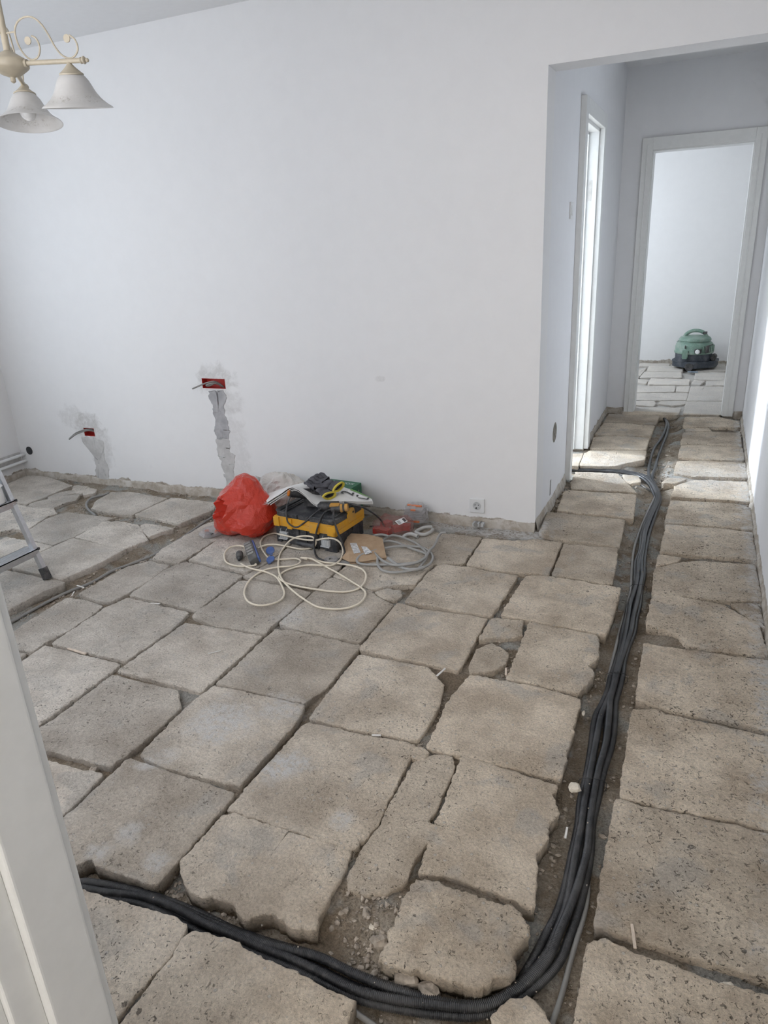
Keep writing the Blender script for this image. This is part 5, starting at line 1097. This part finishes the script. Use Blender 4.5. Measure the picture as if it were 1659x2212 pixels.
# ------------------------------------------------------------------ bags
def film(name, col, alpha_mix=0.0, rough=0.3, transl=0.35, scale=14, bump=0.5):
    """thin plastic film: diffuse, see-through to light, glossy"""
    q = N(name); v = q.obj(); nt = q.t
    bmp = q.bump(q.math('ADD', q.noise(v, scale, 6, 0.6, 0.8), q.math('MULTIPLY', q.noise(v, scale * 4, 4, 0.6, 0.5), 0.35)), bump, 0.02)
    d = q.n('BsdfDiffuse', Color=col, Normal=bmp); tl = q.n('BsdfTranslucent', Color=col, Normal=bmp); g = q.n('BsdfGlossy', Color=(1, 1, 1), Roughness=rough, Normal=bmp)
    m1 = q.n('MixShader', Fac=transl); nt.links.new(d.outputs[0], m1.inputs[1]); nt.links.new(tl.outputs[0], m1.inputs[2])
    fr_ = q.n('Fresnel', IOR=1.45, Normal=bmp)
    m2 = q.n('MixShader', Fac=q.math('MULTIPLY', fr_.outputs[0], 0.9)); nt.links.new(m1.outputs[0], m2.inputs[1]); nt.links.new(g.outputs[0], m2.inputs[2])
    last = m2
    if alpha_mix > 0:
        tr = q.n('BsdfTransparent'); m3 = q.n('MixShader', Fac=alpha_mix); nt.links.new(m2.outputs[0], m3.inputs[1]); nt.links.new(tr.outputs[0], m3.inputs[2]); last = m3
    nt.links.new(last.outputs[0], q.out.inputs[0]); return q.m
def crumple(V, dirs, amp, f1, seed):
    out = []
    for v_, d_ in zip(V, dirs):
        p = Vector(v_) * f1 + Vector((seed, seed * 1.3, 0))
        dd, _ = mnoise.voronoi(p); c1 = min(dd[1] - dd[0], 0.5)
        dd2, _ = mnoise.voronoi(p * 2.3 + Vector((3, 1, 4))); c2 = min(dd2[1] - dd2[0], 0.5)
        n = mnoise.noise(p * 0.7) * 1.2
        out.append(Vector(v_) + Vector(d_) * amp * (n + (0.5 - c1) * 1.3 - 0.3 + (0.5 - c2) * 0.5))
    return out
def bag_mesh(name, mat, parent, rx, ry, h, prof, amp, f1, seed, lean=(0, 0), mouth=None, nu=110, nv=70, loc=(0, 0, 0), flat=True):
    V = []; D = []
    for j in range(nv + 1):
        ph = -math.pi/2 + math.pi * j / nv
        sz = math.copysign(abs(math.sin(ph)) ** 0.75, math.sin(ph)); zz = h * 0.5 * (1 + sz); cr_ = abs(math.cos(ph)) ** 0.5
        s = np.interp(zz / h, [p[0] for p in prof], [p[1] for p in prof])
        for i in range(nu):
            th = 2 * math.pi * i / nu
            V.append((rx * cr_ * s * math.cos(th) + lean[0] * zz / h, ry * cr_ * s * math.sin(th) + lean[1] * zz / h, zz)); D.append(Vector((math.cos(th) * math.cos(ph), math.sin(th) * math.cos(ph), math.sin(ph))).normalized())
    W_ = crumple(V, D, amp, f1, seed)
    if mouth:
        mc, mr, md, depth = Vector(mouth[0]), mouth[1], Vector(mouth[2]).normalized(), mouth[3]
        for k, p in enumerate(W_):
            dist = (p - mc).length
            if dist < mr * 1.8:
                w_ = max(0, 1 - (dist / mr) ** 2); rim = math.exp(-((dist - mr * 1.05) / (mr * 0.28)) ** 2)
                W_[k] = p - md * depth * w_ + md * 0.016 * rim * (1 + 0.7 * mnoise.noise(p * 40))
    for k, p in enumerate(W_):
        if p.z < 0.0: W_[k] = Vector((p.x, p.y, max(0.0, p.z * 0.05)))
    F = []
    for j in range(nv):
        for i in range(nu): F.append((j*nu+i, j*nu+(i+1) % nu, (j+1)*nu+(i+1) % nu, (j+1)*nu+i))
    F = [t_ for (a_, b_, c_, d_) in F for t_ in ((a_, b_, c_), (a_, c_, d_))]
    o = mesh_obj(name, W_, F, mat, parent, not flat, loc); return o
M_REDF = film('red_film', (0.85, 0.075, 0.04), 0.0, 0.30, 0.42, 16, 0.45)
t = thing('red_plastic_bag', 'crumpled red plastic bag standing open beside the tool case', 'bag', (-2.225, 3.02, 0.003))
bag_mesh('film', M_REDF, t, 0.185, 0.150, 0.300, [(0, 0.90), (0.2, 1.0), (0.45, 0.97), (0.65, 0.84), (0.85, 0.66), (1, 0.5)], 0.024, 10, 2.0, lean=(-0.012, 0.03), mouth=((-0.085, -0.100, 0.160), 0.060, (-0.35, -0.85, 0.35), 0.10), nu=46, nv=30)
M_WF = film('white_film', (0.86, 0.82, 0.76), 0.0, 0.4, 0.35, 16, 0.5)
t = thing('white_plastic_bag', 'crumpled off-white plastic bag behind the sacks against the wall', 'bag', (-2.175, 3.33, 0.003))
bag_mesh('film', M_WF, t, 0.165, 0.085, 0.252, [(0, 1.0), (0.5, 1.05), (0.75, 0.95), (0.9, 0.8), (1, 0.7)], 0.026, 13, 7.0, nu=44, nv=26)
m = MB()
V = []; F = []
for i in range(13):
    for j in range(5):
        u = i / 12; w_ = j / 4; V.append((-0.165 + 0.05 * u + 0.012 * math.sin(j * 2.1), -0.03 + 0.045 * w_, 0.215 - 0.10 * u * (1 - 0.4 * w_) + 0.01 * math.sin(i * 1.3 + j)))
for i in range(12):
    for j in range(4): F.append((i*5+j, i*5+j+1, i*5+j+6, i*5+j+5))
mesh_obj('bag_ear', V, F, M_WF, t, True)
M_CLF = film('clear_film', (0.80, 0.77, 0.77), 0.62, 0.18, 0.3, 22, 0.7); M_REDC = film('clear_red_film', (0.50, 0.25, 0.22), 0.60, 0.22, 0.3, 22, 0.7)
t = thing('clear_bag', 'clear plastic bag of black and orange fittings left of the red bag', 'bag', (-2.405, 2.935, 0.004))
bag_mesh('film', M_CLF, t, 0.070, 0.085, 0.026, [(0, 1), (1, 0.9)], 0.005, 40, 3.0, nu=30, nv=12)
m = MB(); m.cyl((0.01, 0.02, 0.014), (0.05, 0.05, 0.016), 0.013); m.build('black_fitting', M_TOOL, t, True)
m = MB(); m.cyl((-0.01, -0.04, 0.014), (0.04, -0.05, 0.014), 0.013); m.build('black_fitting', M_TOOL, t, True)
M_OF = plain('orange_plastic', (0.60, 0.12, 0.03), 0.5)
m = MB(); m.cyl((-0.045, -0.01, 0.010), (-0.03, 0.005, 0.012), 0.009); m.build('orange_fitting', M_OF, t, True)
m = MB(); m.ball((0.03, -0.005, 0.016), 0.011); m.build('orange_fitting', M_OF, t, True)
t = thing('red_fitting_bag', 'clear bag of red fittings with a white label between case and grey coil', 'bag', (-1.455, 3.27, 0.004))
bag_mesh('film', M_REDC, t, 0.120, 0.105, 0.075, [(0, 1), (0.6, 0.9), (1, 0.6)], 0.018, 20, 5.0, nu=36, nv=20)
M_RF = plain('red_fitting', (0.42, 0.030, 0.022), 0.45)
for k, (x, y, a_) in enumerate(((-0.06, -0.06, 0.3), (-0.01, -0.07, -0.2), (0.03, -0.01, 0.9), (0.065, 0.02, 0.2), (-0.05, 0.03, 1.2))):
    R_ = Matrix.Translation((x, y, 0.006)) @ Matrix.Rotation(a_, 4, 'Z'); m = MB(); m.box((-0.028, -0.022, 0.0), (0.028, 0.022, 0.030), R_); m.build('red_fitting', M_RF, t, bevel=0.003)
q = N('paper_label'); v = q.obj(); X, Y, Z_ = q.xyz(v)
def bars(s, xx, yy, x0, x1, y0, y1): return s.math('MULTIPLY', s.math('MULTIPLY', s.math('GREATER_THAN', xx, x0), s.math('LESS_THAN', xx, x1)), s.math('MULTIPLY', s.math('GREATER_THAN', yy, y0), s.math('LESS_THAN', yy, y1)))
b1 = bars(q, X, Y, 0.012, 0.030, -0.012, 0.012); b2 = q.math('MULTIPLY', bars(q, X, Y, -0.03, -0.01, -0.012, 0.010), q.math('GREATER_THAN', q.n('TexWave', Vector=v, Scale=260.0).outputs[0], 0.5))
M_LAB = q.p(Base_Color=q.mix(q.math('MAXIMUM', b1, b2), (0.76, 0.76, 0.76), (0.04, 0.04, 0.04)), Roughness=0.5)
m = MB(); m.box((-0.036, -0.016, 0), (0.036, 0.016, 0.0008)); lb = m.build('label', M_LAB, t); lb.location = (0.062, -0.022, 0.070); lb.rotation_euler = (0.55, 0.0, math.radians(70))
t = thing('clear_fitting_bag', 'clear bag with orange strips standing against the wall', 'bag', (-1.375, 3.425, 0.004))
bag_mesh('film', M_CLF, t, 0.062, 0.058, 0.112, [(0, 1), (0.5, 0.95), (1, 0.75)], 0.012, 26, 9.0, nu=32, nv=22)
M_OS = plain('orange_strip', (0.62, 0.20, 0.09), 0.5)
for z_, y_, w_ in ((0.018, -0.046, 0.035), (0.102, -0.02, 0.042), (0.085, -0.045, 0.014)):
    m = MB(); m.box((-w_, y_ - 0.012, z_), (w_, y_, z_ + 0.009)); m.build('orange_strip', M_OS, t, bevel=0.002)
for k in range(7):
    m = MB(); m.box((-0.055, -0.052, 0.034 + k * 0.009), (0.055, 0.03, 0.0385 + k * 0.009), Matrix.Rotation(0.06 * math.sin(k * 2.0), 4, 'Y')); m.build('film_fold', M_CLF, t, bevel=0.0015)

# cardboard
q = N('cardboard'); v = q.obj()
M_CARD = q.p(Base_Color=q.mix(q.ramp(q.noise(v, 30, 6, 0.6), 0.3, 0.7), (0.40, 0.275, 0.170), (0.47, 0.335, 0.215)), Roughness=0.85)
t = thing('cardboard_sleeve', 'flattened brown cardboard with two white labels before the tool case', 'cardboard', (-1.48, 2.93, 0.004))
lo_ = [(-0.150, 0.125, 0.050), (-0.025, 0.140, 0.050), (0.055, 0.135, 0.042), (0.143, -0.020, 0.012), (0.049, -0.101, 0.012), (-0.011, -0.122, 0.014), (-0.073, -0.080, 0.004), (-0.150, 0.095, 0.006)]
m = MB(); Tp = [lo_[0], lo_[1], lo_[2], lo_[3], lo_[4], lo_[5]]; m.add(Tp + [(x, y, z - 0.003) for x, y, z in Tp], [(0, 5, 4, 3, 2, 1), (6, 7, 8, 9, 10, 11)] + [(i, (i+1) % 6, 6 + (i+1) % 6, 6 + i) for i in range(6)])
m.build('top_panel', M_CARD, t)
m = MB(); Tp = [lo_[0], lo_[5], lo_[6], lo_[7]]; m.add(Tp + [(x - 0.002, y, z - 0.003) for x, y, z in Tp], [(0, 3, 2, 1), (4, 5, 6, 7)] + [(i, (i+1) % 4, 4 + (i+1) % 4, 4 + i) for i in range(4)]); m.build('side_flap', M_CARD, t)
m = MB(); Tp = [(-0.09, 0.12, 0.002), (0.055, 0.13, 0.002), (0.143, -0.025, 0.002), (0.049, -0.106, 0.002), (-0.011, -0.125, 0.002)]; m.add(Tp + [(x, y, z + 0.003) for x, y, z in Tp], [(0, 4, 3, 2, 1), (5, 6, 7, 8, 9)] + [(i, (i+1) % 5, 5 + (i+1) % 5, 5 + i) for i in range(5)]); m.build('bottom_panel', M_CARD, t)
q = N('shipping_label'); v = q.obj(); X, Y, Z_ = q.xyz(v)
ln = q.math('MULTIPLY', q.math('GREATER_THAN', q.n('TexWave', Vector=v, Scale=130.0).outputs[0], 0.62), q.math('GREATER_THAN', q.noise(v, 60, 2), 0.47))
M_SHIP = q.p(Base_Color=q.mix(ln, (0.74, 0.74, 0.74), (0.22, 0.22, 0.23)), Roughness=0.6)
def quad_label(P4):
    m = MB(); m.add(P4 + [(x, y, z - 0.0006) for x, y, z in P4], [(0, 1, 2, 3), (7, 6, 5, 4)] + [(i, (i+1) % 4, 4 + (i+1) % 4, 4 + i) for i in range(4)]); m.build('paper_label', M_SHIP, t)
def zc(x, y): return 0.0295 + 0.155 * (y - 0.01) + 0.002
quad_label([(-0.085, 0.035, zc(0, .035) + .002), (-0.052, 0.045, zc(0, .045) + .002), (0.010, -0.035, zc(0, -.035) + .002), (-0.020, -0.052, zc(0, -.052) + .003)])
quad_label([(-0.015, 0.022, zc(0, .022) + .001), (0.014, 0.024, zc(0, .024) + .001), (0.066, -0.018, zc(0, -.018) + .001), (0.040, -0.046, zc(0, -.046) + .002)])

# ------------------------------------------------------------------ cream extension cord
M_CORD = dusty('cream_cord', (0.78, 0.70, 0.56), (0.55, 0.51, 0.45), 0.30, 0.5, 10)
EC = thing('extension_cord', 'cream extension cord looped on the floor with black plug and blue socket block', 'extension cord', (-1.75, 2.6, 0.0))
def cord(path, zb=0.0085):
    pts = []
    for i, p in enumerate(path):
        z_ = p[2] if len(p) == 3 and p[2] > 0.012 else 0.0
        pts.append((p[0] + 1.75, p[1] - 2.6, max(z_, zb + 0.0035 * (1 + math.sin(i * 0.83)))))
    return smooth_path(pts, 0.008)
for pth in (CORD1, CORD2, CORD3): tube_obj('cord', cord(pth), 0.0046, M_CORD, 10, EC)
MP = Matrix.Translation((-2.033 + 1.75, 2.654 - 2.6, 0.019)) @ Vector((-0.070, 0.106, 0.004)).to_track_quat('Z', 'Y').to_matrix().to_4x4()
m = MB(); m.lathe([(0.006, -0.004), (0.0085, 0.0), (0.010, 0.022), (0.011, 0.03)], 20, MP); m.build('plug_grip', M_TOOL, EC, True)
M_RUB = dusty('grey_rubber', (0.075, 0.075, 0.072), (0.28, 0.27, 0.25), 0.5, 0.6)
m = MB(); m.lathe([(0.013, 0.022), (0.017, 0.032), (0.018, 0.040), (0.0165, 0.044), (0.0185, 0.048), (0.0185, 0.072), (0.015, 0.078)], 22, MP); pg = m.build('plug', M_RUB, EC, True)
m = MB()
for dx in (-0.0095, 0.0095): m.lathe([(0.0024, 0.076), (0.0024, 0.094), (0.001, 0.096)], 10, MP @ Matrix.Translation((dx, 0, 0)))
m.build('pin', M_LATCH, pg, True)
a = Vector((-2.085 + 1.75, 2.835 - 2.6, 0)); b = Vector((-1.925 + 1.75, 2.650 - 2.6, 0)); d = b - a
MBk = Matrix.Translation(a) @ Matrix(((d.normalized().x, -d.normalized().y, 0, 0), (d.normalized().y, d.normalized().x, 0, 0), (0, 0, 1, 0), (0, 0, 0, 1))) @ Matrix.Translation((0, 0, 0.003)) @ Matrix.Rotation(0.35, 4, 'X')
Lb = d.length
m = MB(); m.box((0.0, -0.026, 0.004), (Lb, 0.020, 0.042), MBk); blk = m.build('socket_block', M_RUB, EC, bevel=0.006)
m = MB()
for k in range(5): m.box((0.02 + k * 0.034, -0.022, 0.041), (0.042 + k * 0.034, 0.012, 0.046), MBk)
m.build('block_rib', M_GREYCABLE, blk, bevel=0.002)
M_BLUE = dusty('blue_plastic', (0.045, 0.10, 0.30), (0.25, 0.28, 0.36), 0.35, 0.45)
m = MB(); m.box((0.0, 0.018, 0.010), (Lb, 0.028, 0.036), MBk); m.build('blue_face', M_BLUE, blk, bevel=0.003)
for k, (x, y, zz, rx_, rz_) in enumerate(((-1.935, 2.790, 0.024, 0.75, 0.6), (-1.880, 2.705, 0.018, 0.45, 0.2))):
    m = MB(); m.lathe([(0.001, 0.004), (0.020, 0.004), (0.026, 0.0), (0.028, 0.004), (0.025, 0.008), (0.001, 0.008)], 26); m.box((-0.010, -0.034, 0.0), (0.010, -0.022, 0.006)); o = m.build('socket_lid', M_BLUE, EC, True); o.scale = (0.8, 0.8, 0.8); o.location = (x + 1.75, y - 2.6, zz); o.rotation_euler = (rx_, -0.15, rz_)

# ------------------------------------------------------------------ grey flexible conduit
M_GCON = dusty('grey_conduit', (0.34, 0.335, 0.32), (0.42, 0.40, 0.37), 0.3, 0.5, 10)
GC = thing('grey_conduit_coil', 'loose coil of smooth grey conduit on the slabs right of the cardboard', 'conduit coil', (-1.30, 2.95, 0.0))
for j, (pth, zb, am) in enumerate(((COIL1, 0.012, 0.006), (COIL2, 0.020, 0.010), (COIL3, 0.024, 0.002))):
    pts = [(x + 1.30, y - 2.95, zb + am * (1 + math.sin(i * 0.7 + j))) for i, (x, y) in enumerate(pth)]
    tube_obj('conduit', smooth_path(pts, 0.008), 0.0064 if j < 2 else 0.0080, M_GCON, 12, GC)
M_GLT = dusty('pale_grey_conduit', (0.46, 0.455, 0.44), (0.5, 0.48, 0.45), 0.3, 0.5)
def offcut(path, r, label):
    pts = smooth_path([(x, y, r + 0.004 + 0.006 * abs(math.sin(i))) for i, (x, y) in enumerate(path)], 0.006)
    V, F = tube_geo(pts, r, 14); n = 14; F = F[:-2]
    V2, F2 = tube_geo(pts, r * 0.8, 14); b0 = len(V)
    F = list(F) + [tuple(reversed([i + b0 for i in f])) for f in F2[:-2]]
    mlen = len(pts)
    for k in range(n):
        F.append((k, b0 + k, b0 + (k+1) % n, (k+1) % n)); e = (mlen-1)*n; F.append((e + k, e + (k+1) % n, b0 + e + (k+1) % n, b0 + e + k))
    tag(mesh_obj('conduit_offcut', np.vstack([V, V2]), F, M_GLT, None, True), label, 'conduit')
offcut(OFF1, 0.0100, 'short curved offcut of pale grey conduit behind the grey coil')
offcut(OFF2, 0.0092, 'pale grey conduit offcut bent into a ring by the wall')
# small junction clip at the wall foot
t = thing('junction_clip', 'grey metal clip at the wall foot below the socket', 'clip', (-1.035, 3.485, -0.004))
m = MB(); m.box((-0.032, -0.018, 0.0), (0.032, 0.014, 0.022)); m.build('body', M_LATCH, t, bevel=0.004)
m = MB(); m.cyl((-0.012, -0.019, 0.012), (-0.012, 0.012, 0.012), 0.013); m.box((0.008, -0.022, 0.004), (0.014, 0.014, 0.026)); m.build('strap', M_GREYCABLE, t, True)
